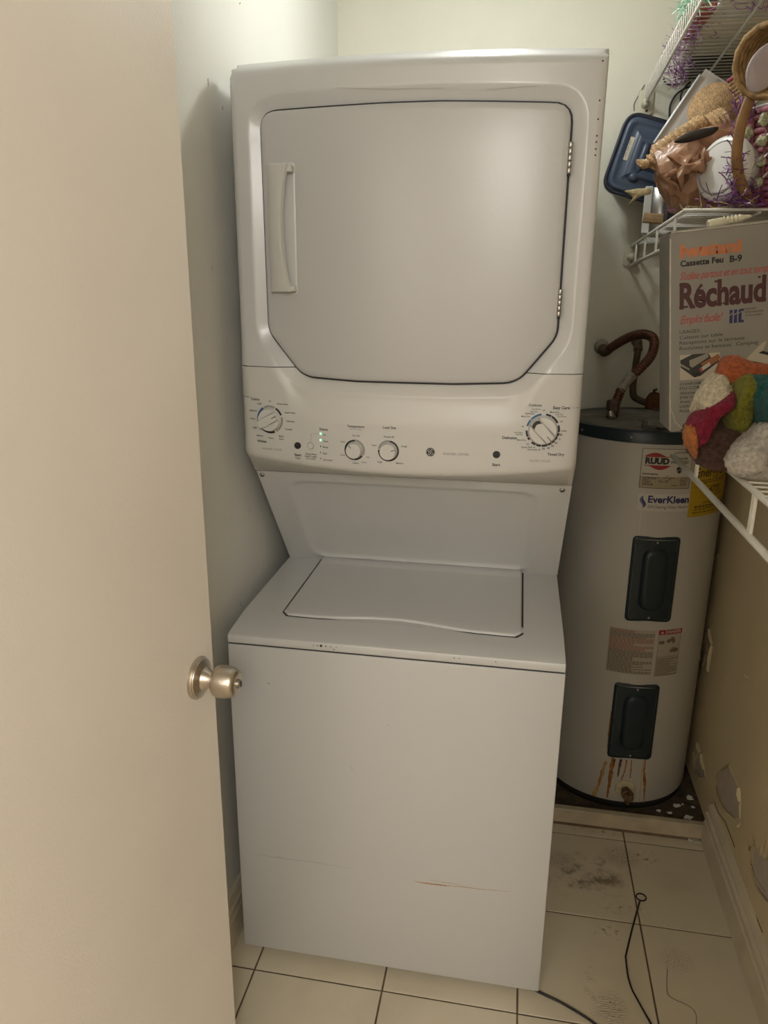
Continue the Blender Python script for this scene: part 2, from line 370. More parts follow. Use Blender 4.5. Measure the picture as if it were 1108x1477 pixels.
mk('lock_button', *g_lathe([(.0065, .0655), (.0065, .0700), (.0050, .0710)], kp, dn, 20), chrome_m, kb)
V, Fc = g_box(-.0014, .0014, .0706, .0718, -.004, .004)
mk('key_slot', [kp+dn*v.y+ddir*v.x+Vector((0, 0, v.z)) for v in V], Fc, dark_m, kb)
mk('rosette', *g_lathe([(.0325, 0), (.0325, .005), (.018, .0125), (.0125, .028), (.0235, .036), (.0246, .05), (.0185, .0655), (.003, .067)], kp-dn*DT, -dn, 28), steel_m, dr, True)
mk('latch_plate', [DM(-.0004, kz+z, -DT/2+d) for z, d in ((-.028, -.012), (.028, -.012), (.028, .012), (-.028, .012))], [[0, 1, 2, 3]], chrome_m, dr)

# ================================================================== STACKED WASHER AND DRYER
WD = 0.683
lc = empty('laundry_center', (WD/2, .4, 0), 'white stacked washer and dryer unit beside the water heater', 'washer dryer')
# washer cabinet
wc = auto(mk('washer_cabinet', *g_box(0, WD, 0, .72, .020, .8005, .004, 2), enamel_m, lc))
for x in (.05, WD-.05):
    for y in (.06, .66): mk('foot', *g_lathe([(.018, 0), (.018, .012), (.01, .014), (.01, .024)], (x, y, 0), n=14), dark_m, lc)
# marks on the washer front
WM = lambda s, z, d: Vector((s, -d, z))
def on_front(u, v): q = px(u, v, 1, 0); return q.x, q.z
def scuff(pix, wpx, m_, par):
    pts = [on_front(u, v) for u, v in pix]; V = []
    for (x, z), w_ in zip(pts, wpx): V += [WM(x, z+w_/2, .0003), WM(x, z-w_/2, .0003)]
    mk('scuff_mark', V, [[2*i, 2*i+1, 2*i+3, 2*i+2] for i in range(len(pts)-1)], m_, par)
sc1 = mat('rusty_scratch', (.46, .29, .20), .6, var=.35, vscale=200); sc2 = mat('grey_smear', (.50, .49, .47), .5)
scuff([(597, 1271), (615, 1274), (640, 1277), (652, 1278)], [.001, .004, .004, .001], sc1, wc)
scuff([(650, 1278), (668, 1279), (690, 1282), (737, 1286)], [.001, .0018, .0015, .0005], sc1, wc)
scuff([(620, 1269), (650, 1274), (668, 1277)], [.0008, .0012, .0006], sc1, wc)
scuff([(365, 1231), (400, 1237), (450, 1243), (508, 1253)], [.001, .0025, .0025, .001], sc2, wc)
scuff([(398, 1235), (408, 1237)], [.003, .002], sc2, wc)
scuff([(505, 1105), (510, 1112)], [.0012, .0008], mat('dark_chip', (.25, .23, .21), .7), wc)
scuff([(386, 985), (389, 986)], [.002, .002], MATS['dark_chip'], wc)
scuff([(559, 1046), (561, 1046)], [.0012, .0012], MATS['dark_chip'], wc)
# washer cap: front lip, sloping deck
prof = [(.004, .8020), (.0005, .8045), (0, .808), (0, .8155), (.0022, .8205), (.009, .8232), (.05, .8275), (.085, .8310), (.11, .8330), (.25, .8355), (.44, .8385), (.44, .802)]
def capf(a, b):
    k = b*(len(prof)-1); i = min(int(k), len(prof)-2); t = k-i
    y = prof[i][0]*(1-t)+prof[i+1][0]*t; z = prof[i][1]*(1-t)+prof[i+1][1]*t
    return Vector((.0015+(WD-.003)*a, y, z))
V, Fc = g_grid(capf, 1, len(prof)-1)
n1 = len(prof); Fc += [[2*i for i in range(n1)], [2*i+1 for i in range(n1)]]
cap = auto(mk('washer_top', V, Fc, enamel_m, lc), 25)
mk('seam_line', *g_box(.003, WD-.003, .003, .02, .8000, .8025), dark_m, wc)
def deckz(y): return np.interp(y, [q[0] for q in prof[5:11]], [q[1] for q in prof[5:11]])
# lid
LX0, LX1, LY1 = .090, .597, .432
def lidy(x):
    t = (x-LX0)/(LX1-LX0); s = math.sin(math.pi*min(max((t-.12)/.72, 0), 1))**2
    return .093+.020*s-.010*t
def lid_ring(ins, d):
    pts = []
    n = 40
    for k in range(n+1):
        x = LX0+ins+(LX1-LX0-2*ins)*k/n; e = min(x-LX0-ins, LX1-ins-x); rr = .016
        c = rr-math.sqrt(max(rr*rr-(rr-min(e, rr))**2, 0)); pts.append((x, lidy(x)+ins+c))
    for k in range(9): pts.append((LX1-ins, lidy(LX1)+.02+(LY1-ins*.2-lidy(LX1)-.02)*(k+1)/9))
    for k in range(9): pts.append((LX1-ins-(LX1-LX0-2*ins)*(k+1)/9, LY1-ins*.2))
    for k in range(8): pts.append((LX0+ins, LY1-ins*.2-(LY1-ins*.2-lidy(LX0)-.02)*(k+1)/9))
    return [Vector((x, y, deckz(y)+d)) for x, y in pts]
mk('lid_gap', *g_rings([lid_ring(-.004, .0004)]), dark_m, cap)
lt = []
def lidtop(a, b):
    x = LX0+.004+(LX1-LX0-.008)*a; e = min(x-LX0-.004, LX1-.004-x); rr = .016; c = rr-math.sqrt(max(rr*rr-(rr-min(e, rr))**2, 0))
    y0 = lidy(x)+.004+c; y = y0+(LY1-.001-y0)*b; rise = .0030*sst(.394, .404, y)
    return Vector((x, y, deckz(y)+.0048+.0006*min(1, (y-y0)/.01)+rise))
def sst(a, b, x): t = min(max((x-a)/(b-a), 0), 1); return t*t*(3-2*t)
SKV, SKF = g_rings([lid_ring(0, -.002), lid_ring(0, .002), lid_ring(.0012, .0038), lid_ring(.004, .0048)], cap1=False)
lid = auto(mk('lid', *join((SKV, SKF), g_grid(lidtop, 60, 44)), enamel_m, lc), 40)
mk('finger_recess', *g_poly(lambda s, t, d: Vector((s, t, deckz(t)+d)), [(LX0+.10+(.30)*k/12, lidy(LX0+.10+.30*k/12)-.001-.011*math.sin(math.pi*k/12)) for k in list(range(13))]+[(LX0+.10+.30*k/12, lidy(LX0+.10+.30*k/12)+.001) for k in range(12, -1, -1)], .0007), mat('recess_white', (.60, .60, .59), .35), cap)
# rust spots on the cap lip
for u, v, r_ in ((463, 928, .003), (458, 929, .0015), (470, 929, .0016), (452, 928, .0012), (477, 930, .0012), (482, 937, .0015), (655, 948, .0014), (663, 949, .0012), (716, 941, .0012), (485, 926, .001)):
    q = px(u, v, 1, 0)
    mk('rust_spot', *g_lathe([(r_, 0), (r_*.7, .0005), (0, .0006)], (q.x, .0001, min(max(q.z, .806), .8145)), (0, -1, 0), 8), dark_m if r_ > .002 else rust2_m, cap)
# dryer cabinet (side profile prism)
pr = [(.205, 1.908), (1.04, 1.908), (1.04, .839), (.452, .839), (.232, 1.113), (.19, 1.14)]
V = [(0.001, y, z) for y, z in pr]+[(WD-.001, y, z) for y, z in pr]; n = len(pr)
dc = mk('dryer_cabinet', V, [[k, (k+1) % n, n+(k+1) % n, n+k] for k in range(n)]+[list(range(n)), list(range(n, 2*n))], enamel_m, lc)
mk('rear_riser', *g_box(.001, WD-.001, .721, 1.04, .037, .8385), enamel_m, lc)
# splash panel between washer and control panel
PT, PB = Vector((0, .2135, 1.119)), Vector((0, .4365, .8385)); pd = (PB-PT); PL = pd.length; pd.normalize(); pn = Vector((0, pd.z, -pd.y)); pn = pn if pn.y < 0 else -pn
def PM(s, t, d): return Vector((s, 0, 0))+PT+pd*t+pn*d
def ring_rect(ix, t0, t1, r_, d, n=8):
    return [PM(s, t, d) for s, t in rrect(ix, WD-ix, t0, t1, r_, n)]
sp = auto(mk('splash_panel', *g_rings([ring_rect(0.0005, 0, PL, .001, -.012), ring_rect(0.0005, 0, PL, .001, 0), ring_rect(.060, .022, PL-.012, .05, 0), ring_rect(.066, .028, PL-.016, .046, .0012), ring_rect(.074, .034, PL-.020, .040, -.0030), ring_rect(.086, .046, PL-.030, .034, -.0045), ring_rect(.2, .12, PL-.10, .02, -.0045)], cap0=True), enamel_m, lc), 50)
for u, v in ((378, 686), (811, 709)):
    q = px(u, v, 1, .222); s = mk('screw', *g_lathe([(.0062, 0), (.0060, .002), (.004, .0032), (0, .0034)], PM(q.x, .014, 0), pn, 16), chrome_m, sp, True)
    mk('screw_slot', *g_lathe([(.0022, .0028), (.0022, .0036), (0, .0037)], PM(q.x, .014, 0), pn, 8), dark_m, s)
# ---- dryer fascia
CX = WD/2
def yb(x): t = (x-CX)/CX; return .147-.030*(1-t*t)
def sst(a, b, x): t = min(max((x-a)/(b-a), 0), 1); return t*t*(3-2*t)
def bulge(x, z):
    t = abs(x-CX)/CX
    zc = 1.268+.10*sst(.58, .82, t)
    return .009*sst(zc+.034, zc-.022, z)*(1-.6*sst(.93, 1.0, t))
def FY(x, z): return yb(x)-bulge(x, z)
def FM(s, z, d): return Vector((s, FY(s, z)-d, z))
SEAM, ZJ = 1.3545, 1.290
dpts = [(.0637, 1.8165), (.30, 1.8195), (.40, 1.8195), (.6250, 1.8135), (.6262, 1.424), (.558, 1.338), (.44, 1.3335), (.25, 1.3335), (.138, 1.339), (.0665, 1.425)]
dr_r = [.030, .02, .02, .030, .045, .055, .02, .02, .055, .045]
def poly_r(poly, cx, cz, a):
    dx, dz = math.cos(a), math.sin(a); best = 0
    for i in range(len(poly)):
        (x1, z1), (x2, z2) = poly[i-1], poly[i]; ex, ez = x2-x1, z2-z1; den = dx*ez-dz*ex
        if abs(den) < 1e-12: continue
        t = ((x1-cx)*ez-(z1-cz)*ex)/den; s = ((x1-cx)*dz-(z1-cz)*dx)/den
        if t > 0 and -1e-9 <= s <= 1+1e-9: best = max(best, t)
    return best
def off_poly(poly, d):
    out = []; N = len(poly)
    for i in range(N):
        p0, p1, p2 = (np.array(poly[j % N]) for j in (i-1, i, i+1)); t = p2-p0; L = np.linalg.norm(t)
        if L < 1e-9: continue
        nrm = np.array([t[1], -t[0]])/L
        out.append(p1+nrm*d)
    return out
dout = rpoly(dpts, dr_r, 8)
area = sum(dout[i-1][0]*dout[i][1]-dout[i][0]*dout[i-1][1] for i in range(len(dout)))
sgn = 1 if area > 0 else -1
DCX, DCZ = .345, 1.58
ZT = 1.914
angs = sorted(set([2*math.pi*k/220 for k in range(220)]+[math.atan2(z-DCZ, x-DCX) % (2*math.pi) for x, z in ((0, ZT), (WD, ZT), (0, ZJ), (WD, ZJ))]))
def ring_door(o):
    pl = off_poly(dout, o*sgn); return [(DCX+poly_r(pl, DCX, DCZ, a)*math.cos(a), DCZ+poly_r(pl, DCX, DCZ, a)*math.sin(a)) for a in angs]
def ring_outer(ins, top):
    pl = [(ins, ZJ), (WD-ins, ZJ), (WD-ins, ZT-top), (ins, ZT-top)]
    pl = rpoly([pl[2], pl[3]], [.001]*2) if False else pl
    return [(DCX+poly_r(pl, DCX, DCZ, a)*math.cos(a), DCZ+poly_r(pl, DCX, DCZ, a)*math.sin(a)) for a in angs]
rings = []
g0, g1, g2, g3 = ring_door(.0038), ring_door(.020), ring_door(.026), ring_door(.030)
o0 = ring_outer(.014, .036)
rings.append([Vector((x, yb(x)+.035, z)) for x, z in g0])
rings.append([Vector((x, yb(x)+.0125, z)) for x, z in g0])
rings.append([Vector((x, FY(x, z)+.0045, z)) for x, z in g1])
rings.append([Vector((x, FY(x, z)+.0012, z)) for x, z in g2])
def mixr(a, b, t): return [((1-t)*p_[0]+t*q[0], (1-t)*p_[1]+t*q[1]) for p_, q in zip(a, b)]
for t in [k/14 for k in range(15)]: rings.append([Vector((x, FY(x, z), z)) for x, z in mixr(g3, o0, t)])
for ins, tp, d in ((.006, .0300, .0020), (.0015, .0240, .0075), (0, .0150, .022), (0, .0050, .042), (0, 0, .060), (0, 0, .080)):
    rings.append([Vector((x, FY(x, z)+d+(0.0 if d < .05 else (.147-yb(x))*.6), z)) for x, z in ring_outer(ins, tp)])
SV, SF = g_rings(rings, cap1=False)
# control face below ZJ
def ctl_low(x): t = (x-CX)/CX; return 1.1520+.021*t*t
edge_c = [(0, .075), (0, .040), (0, .020), (.0015, .009), (.006, .0025), (.014, 0)]
cols = edge_c+[(.014+(WD-.028)*k/50, 0) for k in range(1, 50)]+[(WD-x_, d_) for x_, d_ in edge_c[::-1]]
def ctl(a, b):
    x, d = cols[int(round(a*(len(cols)-1)))]; k = b*16; zl = ctl_low(x)
    if k <= 12:
        z = ZJ+.0012+(zl+.006-ZJ)*k/12; return Vector((x, FY(x, min(z, ZJ+.0012))+d, z))
    y0 = FY(x, zl)
    xx = max(min(x, WD-.002), .002)
    if k <= 13: return Vector((x, y0+.002+d, zl+.001))
    if k <= 14: return Vector((x, y0+.007+d, zl-.004))
    if k <= 15: return Vector((xx, max(.200, y0+d+.03), 1.1235))
    return Vector((xx, .240, 1.1225))
CV, CF = g_grid(ctl, len(cols)-1, 16)
# split fascia at the seam
def split(V, Fc, z, above):
    bm = bmesh.new(); bv = [bm.verts.new(v) for v in V]
    for f in Fc:
        try: bm.faces.new([bv[i] for i in f])
        except ValueError: pass
    bmesh.ops.bisect_plane(bm, geom=list(bm.verts)+list(bm.edges)+list(bm.faces), plane_co=(0, 0, z), plane_no=(0, 0, 1), clear_inner=above, clear_outer=not above)
    bm.verts.index_update(); r_ = [v.co.copy() for v in bm.verts], [[v.index for v in f.verts] for f in bm.faces]; bm.free(); return r_
auto(mk('door_surround', *split(SV, SF, SEAM+.0007, True), enamel_m, lc), 50)
cp = auto(mk('control_panel', *join(split(SV, SF, SEAM-.0007, False), (CV, CF)), plast_m, lc), 40)
mk('fascia_backing', *g_box(.004, WD-.004, .175, .188, 1.20, 1.885), dark_m, dc)
# dark ring painting the shade in the gap round the door
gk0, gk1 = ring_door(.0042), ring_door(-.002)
mk('door_gap_shade', *g_rings([[Vector((x, yb(x)+.0085, z)) for x, z in gk0], [Vector((x, yb(x)+.0085, z)) for x, z in gk1]], cap1=False), dark_m, dc)
# dryer door
def dring(o, d): return [Vector((x, yb(x)-d, z)) for x, z in ring_door(o)]
dd = [dring(0, -.03), dring(0, .0000), dring(-.0012, .0022), dring(-.004, .0035), dring(-.012, .004)]
inner = ring_door(-.012)
for t in (.25, .5, .75, .93): dd.append([Vector((x, yb(x)-.004, z)) for x, z in [(DCX+(p_[0]-DCX)*(1-t), DCZ+(p_[1]-DCZ)*(1-t)) for p_ in inner]])
ddo = auto(mk('dryer_door', *g_rings(dd), mat('door_enamel', (.515, .51, .50), .30, bump=.06, bscale=120, spec=.5), lc), 40)
def DDM(s, z, d): return Vector((s, yb(s)-.004-d, z))
# handle: bowed bar standing off the door
hx0, hx1, hz0, hz1 = .0800, .1215, 1.4995, 1.7235
def hnd(a, b):
    z = hz0+(hz1-hz0)*b; q = (b-.5)*2; bow = 1-q*q
    secs = [(hx0, 0), (hx0, .013), (hx0+.002, .0155), (hx1-.010-.008*bow+.006*abs(q)**3, .0245+.002*bow), (hx1-.006-.008*bow+.006*abs(q)**3, .0245+.002*bow), (hx1-.003-.008*bow+.006*abs(q)**3, .020), (hx1-.003-.008*bow+.006*abs(q)**3, .012-.006*(abs(q) > .93))]
    s, d = secs[int(round(a*6))]; return DDM(s, z, d)
V, Fc = g_grid(hnd, 6, 20); n = 7; Fc += [list(range(7)), [20*7+k for k in range(7)]]
ho = auto(mk('door_handle', V, Fc, plast_m, ddo), 35)
mk('handle_recess', *g_plate(DDM, hx0-.004, .1315, hz0-.006, hz1+.006, .006, [(0, 0), (.0015, .0012), (.004, .0014)]), enamel_m, ddo, True)
mk('handle_end', *g_box(hx1-.012, .1305, yb(.12)-.024, yb(.12)-.004, hz1-.013, hz1-.0005, .001, 1), plast_m, ho)
mk('handle_end', *g_box(hx1-.012, .1305, yb(.12)-.022, yb(.12)-.004, hz0+.0005, hz0+.010, .001, 1), plast_m, ho)
# hinges
for z0, z1 in ((1.7023, 1.7542), (1.459, 1.508)):
    h = None; K = 5
    for k in range(K):
        a, b = z0+(z1-z0)*k/K+.0006, z0+(z1-z0)*(k+1)/K-.0006
        o = mk('hinge_barrel' if k == 0 else 'hinge_knuckle', *g_lathe([(.0042, a), (.0046, a+.0008), (.0046, b-.0008), (.0042, b)], (.6275, yb(.6275)-.0010, 0), n=14), chrome_m, ddo if k == 0 else h, True)
        auto(o, 40)
        if k == 0: h = o
    mk('hinge_pin', *g_lathe([(.003, z0-.004), (.003, z1)], (.6275, yb(.6275)-.0010, 0), n=10), dark_m, h)
# scratches and chips on the fascia
for pix in (((488, 127), (520, 129), (560, 130), (640, 128)), ((700, 130), (760, 124), (775, 123))):
    mk('scuff_mark', *g_tube([FM(px(u, v, 1, .125).x, px(u, v, 1, .125).z, .0001) for u, v in pix], .0003, 4), sc2, cp)
for u, v in ((868, 172), (867, 196), (866, 205), (869, 215), (873, 145), (876, 88), (866, 224)):
    q = px(u, v, 0, WD); mk('rust_spot', *g_lathe([(.0016, 0), (.0009, .0005), (0, .0006)], FM(min(q.x, WD-.012), px(u, v, 1, .147).z, 0), (0, -1, 0), 8), rust2_m, dc)
# ---- controls
def cpx(u, v): q = px(u, v, 1, .118); q = px(u, v, 1, FY(q.x, q.z)); return q.x, q.z
PXM = 1.42/F     # metres per pixel at the panel, roughly
prt = {'black': [], 'grey': [], 'blue': []}
def pt(s, u0, u1, v, c='black', bold=0.0, hs=1.0):
    bold += .014
    x0, z = cpx(u0, v); x1, _ = cpx(u1, v); prt[c].append(g_text(FM, s, x0, x1, z, .0005, bold, 0, hs))
pt('Colors', 362, 374.5, 577, bold=.01); pt('Light', 371.5, 377.5, 583); pt('Off', 387.5, 391, 579.5); pt('Drain & Spin', 400, 415.5, 583.5)
pt('Medium', 360.5, 370.5, 593); pt('Heavy', 360.5, 368, 604.5); pt('Speed Wash', 411, 426, 596); pt('Delicates', 413.5, 425, 608.5); pt('Casuals', 411.5, 421.5, 620)
pt('Light', 364.5, 371, 617.5); pt('Medium', 370.5, 380, 629); pt('Heavy', 387.5, 395, 632.5); pt('Bulky', 402.5, 409.5, 630); pt('Items', 403, 409.5, 634)
pt('Whites', 371, 384.5, 637.5, bold=.01); pt('WASHER CYCLES', 378, 406.5, 648, 'grey')
pt('Start', 425, 435, 657.5, bold=.012); pt('Pause', 426.5, 433.5, 661.5); pt('Deep Rinse', 441.5, 456.5, 655.5); pt('Hold 3 secs.', 440, 457.5, 659); pt('fabric softener', 442, 456, 662)
pt('Status', 461, 473, 620.5, bold=.005); pt('On', 466.5, 470, 628); pt('Wash', 466.5, 473.5, 637.5); pt('Rinse', 466, 473.5, 646); pt('Spin', 466, 472, 655); pt('Lid Locked', 466, 479.5, 664)
pt('Temperature', 501, 525.5, 616, bold=.008); pt('All Cold Rinses', 504.5, 522.5, 619.5, 'grey'); pt('Tap Cold', 508, 519, 629); pt('Cold', 491.5, 497.5, 638); pt('Cool', 491, 497.5, 657); pt('Colors', 509, 517.5, 668.5); pt('Warm', 522, 529, 667.5); pt('Hot', 528.5, 533, 660)
pt('Load Size', 552.5, 571.5, 618, bold=.008); pt('Precise Fill', 554, 568.5, 631); pt('Super', 536.5, 544, 643); pt('Small', 579, 587, 645); pt('Large', 544.5, 551.5, 667); pt('Medium', 571.5, 582, 669)
pt('WASHER | DRYER', 638.5, 676.5, 656, 'grey', .006); pt('Start', 710, 721.5, 672, bold=.012)
pt('Cottons', 763, 781.5, 586, bold=.006); pt('Easy Care', 798, 822, 590, bold=.01); pt('Delicates', 724.5, 745.5, 633, bold=.012); pt('Timed Dry', 789.5, 814, 657, bold=.01); pt('DRYER CYCLES', 764, 793.5, 666, 'grey')
for s, u0, u1, v in (('Cool Down', 767, 780, 591), ('Less Dry', 765, 776, 594.5), ('Optimum', 757.5, 771, 597.5), ('More Dry', 752, 765, 601.5), ('Off', 782.5, 786.5, 593), ('More Dry', 793.5, 807, 595.5), ('Less Dry', 802, 812, 598.5), ('Cool Down', 804, 817, 601.5), ('Off', 808, 812, 609),
    ('Off', 752, 756, 616), ('Cool Down', 741.5, 754, 624.5), ('Less Dry', 744, 754, 627.5), ('More Dry', 746, 759, 635.5), ('Off', 759, 763, 641.5), ('Quick Fluff 10', 752, 772, 646), ('Dewrinkle 20', 761, 779.5, 649.5), ('30', 782, 786, 648.5), ('40', 789, 793, 647.5), ('50', 795, 799, 644.5), ('60', 800, 804, 640), ('70', 805.5, 808.5, 634.5), ('80', 807, 811.5, 628.5), ('90 Min.', 809, 818, 622.5)):
    pt(s, u0, u1, v)
def arc(cx, cz, r0, r1, a0, a1, c, d=.0005):
    n = max(2, int(abs(a1-a0)/8)); V = []
    for k in range(n+1):
        a = R(a0+(a1-a0)*k/n)
        for r_ in (r0, r1): V.append(FM(cx+math.sin(a)*r_, cz+math.cos(a)*r_, d))
    prt[c].append((V, [[2*k, 2*k+1, 2*k+3, 2*k+2] for k in range(n)]))
def flatdial(name, u, v, rad, h, pang, grip, ringr):
    x, z = cpx(u, v); org = FM(x, z, 0)
    k = auto(mk(name, *g_lathe([(rad*1.04, -.004), (rad*1.04, .004), (rad, .006), (rad*.97, h-.002), (rad*.93, h), (0, h)], org, (0, -1, 0), 40), plast_m, cp), 40)
    a = R(pang); dx, dz = math.sin(a), math.cos(a); pxv = (dz, -dx)
    def L(p_, q, d): return org+Vector((dx*p_+pxv[0]*q, -d, dz*p_+pxv[1]*q))
    if grip:
        gw = rad*.36; gl = rad*.94
        pts = [(-gl, -gw*.9), (-gl*.55, -gw*1.2), (gl*.9, -gw), (gl*.9, gw), (-gl*.55, gw*1.2), (-gl, gw*.9)]
        V = [L(p_, q, h-.0005) for p_, q in pts]+[L(p_*.97, q*.86, h+.0085) for p_, q in pts]; n = 6
        auto(mk('grip', V, [[i, (i+1) % n, n+(i+1) % n, n+i] for i in range(n)]+[list(range(n, 2*n))], plast_m, k), 25)
        top = h+.0088
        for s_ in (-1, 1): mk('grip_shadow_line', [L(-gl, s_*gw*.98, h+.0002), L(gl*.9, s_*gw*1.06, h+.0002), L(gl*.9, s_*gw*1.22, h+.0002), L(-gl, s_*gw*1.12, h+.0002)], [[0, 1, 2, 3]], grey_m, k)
    else: top = h+.0002
    mk('pointer', [L(rad*.45, -.0007, top), L(rad*.92, -.0007, top), L(rad*.92, .0007, top), L(rad*.45, .0007, top)], [[0, 1, 2, 3]], black_m, k)
    return x, z, k
x, z, k1 = flatdial('cycle_knob', 389.5, 605, .0232, .012, 62, True, 0)
for a0, a1, c in ((30, 68, 'black'), (78, 150, 'grey'), (158, 250, 'black'), (258, 328, 'blue'), (334, 384, 'grey')): arc(x, z, .0248, .0288, a0, a1, c)
x, z, k2 = flatdial('dryer_knob', 783, 620.5, .0270, .013, 136, True, 0)
for a0, a1, c in ((8, 28, 'black'), (30, 62, 'black'), (72, 96, 'black'), (99, 112, 'black'), (114, 127, 'black'), (129, 142, 'black'), (144, 157, 'black'), (159, 180, 'black'), (183, 200, 'black'), (203, 220, 'black'), (232, 242, 'black'), (245, 268, 'black'), (284, 310, 'blue'), (312, 352, 'blue')): arc(x, z, .0288, .0325, a0, a1, c)
aa = R(136); ux, uz_ = math.sin(aa), math.cos(aa); og = FM(x, z, 0)
GL = lambda p_, q, d: og+Vector((ux*p_+uz_*q, -d, uz_*p_-ux*q))
pts_ = [(-.0135, -.0090)]+[(-.0245+.0030*(1-math.cos(t*math.pi/8*2)), 0) for t in []]+[(-.0215, -.0088), (-.0240, -.0050), (-.0246, 0), (-.0240, .0050), (-.0215, .0088), (-.0135, .0090), (-.0160, .0060), (-.0185, 0), (-.0160, -.0060)]
mk('grip_end_insert', [GL(p_, q, .0224) for p_, q in pts_], [[0, 1, 2, 8, 9], [2, 3, 8], [3, 4, 8], [4, 5, 7, 8], [5, 6, 7]], black_m, k2)
x, z, k3 = flatdial('temperature_knob', 511.5, 649, .0158, .014, -40, False, 0)
arc(x, z, .0172, .0208, 185, 362, 'black'); arc(x, z, .0172, .0216, 2, 120, 'grey'); arc(x, z, .0172, .0208, 124, 183, 'black')
x, z, k4 = flatdial('load_size_knob', 560.5, 650.5, .0165, .014, 72, False, 0)
arc(x, z, .0178, .0212, 5, 275, 'black'); arc(x, z, .0178, .0218, 280, 363, 'grey')
for nm, u, v, r_, m_ in (('start_button', 429.7, 642.5, .0072, black_m), ('rinse_button', 448.2, 643, .0066, plast_m), ('dryer_start_button', 716.3, 655.5, .0072, black_m)):
    x, z = cpx(u, v); b = auto(mk(nm, *g_lathe([(r_, -.003), (r_, .0018), (r_*.85, .003), (0, .0034)], FM(x, z, 0), (0, -1, 0), 24), m_, cp), 40)
    if m_ is plast_m: arc(x, z, r_, r_+.0008, 0, 360, 'grey')
    else: mk('button_collar', *g_lathe([(r_+.0016, -.001), (r_+.0016, .0010), (r_, .0012)], FM(x, z, 0), (0, -1, 0), 24), plast_m, b)
for k, (u, v) in enumerate(((462.6, 625.5), (462.6, 634.7), (462.6, 643.8), (462.6, 652.6), (462.6, 661.2))):
    x, z = cpx(u, v); hh = .0032 if k < 2 else .0028; ww = .0030 if k < 2 else .0014
    mk('status_light', *g_box(x-ww/2, x+ww/2, FY(x, z)-.0010, FY(x, z)+.002, z-hh/2, z+hh/2, .0003, 1), led_m if k < 2 else black_m, cp)
a = cpx(448.2, 637.6); b = cpx(448.5, 626); c = cpx(460.5, 625.5)
prt['grey'].append(g_tube([FM(*a, .0004), FM(*b, .0004), FM(*c, .0004)], .0003, 4))
for c, m_ in (('black', black_m), ('grey', grey_m), ('blue', blue_m)):
    mk('printed_lettering', *join(*prt[c]), m_, cp)['kind'] = 'stuff'
x, z = cpx(621, 652)
lg = mk('round_logo', *g_lathe([(.0088, -.001), (.0088, .0008), (0, .0010)], FM(x, z, 0), (0, -1, 0), 32), black_m, cp)
ringv = [FM(x+math.sin(t*6.2832/40)*.0078, z+math.cos(t*6.2832/40)*.0078, .0011) for t in range(40)]
gs = [g_tube(ringv, .00022, 4, closed=True)]
def swirl(pts): gs.append(g_tube(spline([FM(x+p_*.0066, z+q*.0066, .0012) for p_, q in pts], 5), .00030, 4))
swirl([(-.1, .62), (-.45, .75), (-.65, .3), (-.3, .1), (.0, .4), (-.25, .0), (-.55, -.35), (-.35, -.75), (.0, -.5), (-.15, -.1), (-.6, -.1)])
swirl([(.65, .55), (.35, .8), (.1, .45), (.35, .15), (.6, .25), (.3, .05), (.05, -.35), (.3, -.75), (.68, -.45), (.45, -.15)])
for k in range(4):
    t = R(45+90*k); swirl([(math.cos(t)*.95, math.sin(t)*.95), (math.cos(t+.35)*.8, math.sin(t+.35)*.8), (math.cos(t+.5)*1.0, math.sin(t+.5)*1.0)])
mk('logo_monogram', *join(*gs), mat('silver_print', (.75, .74, .70), .4), lg)

# ================================================================== WATER HEATER
HC, HR, HZ0, HZ1 = Vector((.925, .872, 0)), .222, .060, 1.136
wh = empty('water_heater', (HC.x, HC.y, .036), 'tall grey-white cylindrical electric water heater with dark access panels', 'water heater')
def HM(s, z, d): a = s/HR; return Vector((HC.x+(HR+d)*math.sin(a), HC.y-(HR+d)*math.cos(a), z))
def hpx(u, v, d=0.0):
    q = ray(u, v); ox, oy = CAM.x-HC.x, CAM.y-HC.y; A = q.x**2+q.y**2; B = 2*(ox*q.x+oy*q.y); C_ = ox*ox+oy*oy-(HR+d)**2
    D = max(B*B-4*A*C_, 0); t = (-B-math.sqrt(D))/(2*A); p_ = CAM+q*t
    return math.atan2(p_.x-HC.x, -(p_.y-HC.y))*HR, p_.z
jk = auto(mk('tank_jacket', *g_lathe([(HR-.006, HZ0-.004), (HR, HZ0), (HR, HZ1)], HC, n=96), heat_m, wh), 40)
mk('base_ring', *g_lathe([(HR-.012, .036), (HR-.004, .036), (HR-.004, HZ0-.002), (HR-.02, HZ0-.002)], HC, n=64), mat('black_rubber', (.010, .009, .008), .8), wh, True)
auto(mk('top_rim', *g_lathe([(HR+.001, HZ1-.003), (HR+.004, HZ1-.002), (HR+.004, 1.160), (HR+.001, 1.165), (HR-.006, 1.164)], HC, n=96), teal_m, wh), 40)
mk('top_cover', *g_lathe([(HR-.005, 1.150), (HR-.005, 1.163), (HR-.06, 1.166), (.02, 1.168), (0, 1.168)], HC, n=64), dust_m, wh, True)
for u, v in ((911, 630), (840, 622)):
    s_, z_ = hpx(u, v, .004); q = HM(s_, 1.148, .004); mk('screw', *g_lathe([(.0035, 0), (.003, .0015), (0, .002)], q, (q-HM(s_, 1.148, -.1)), 12), chrome_m, wh, True)
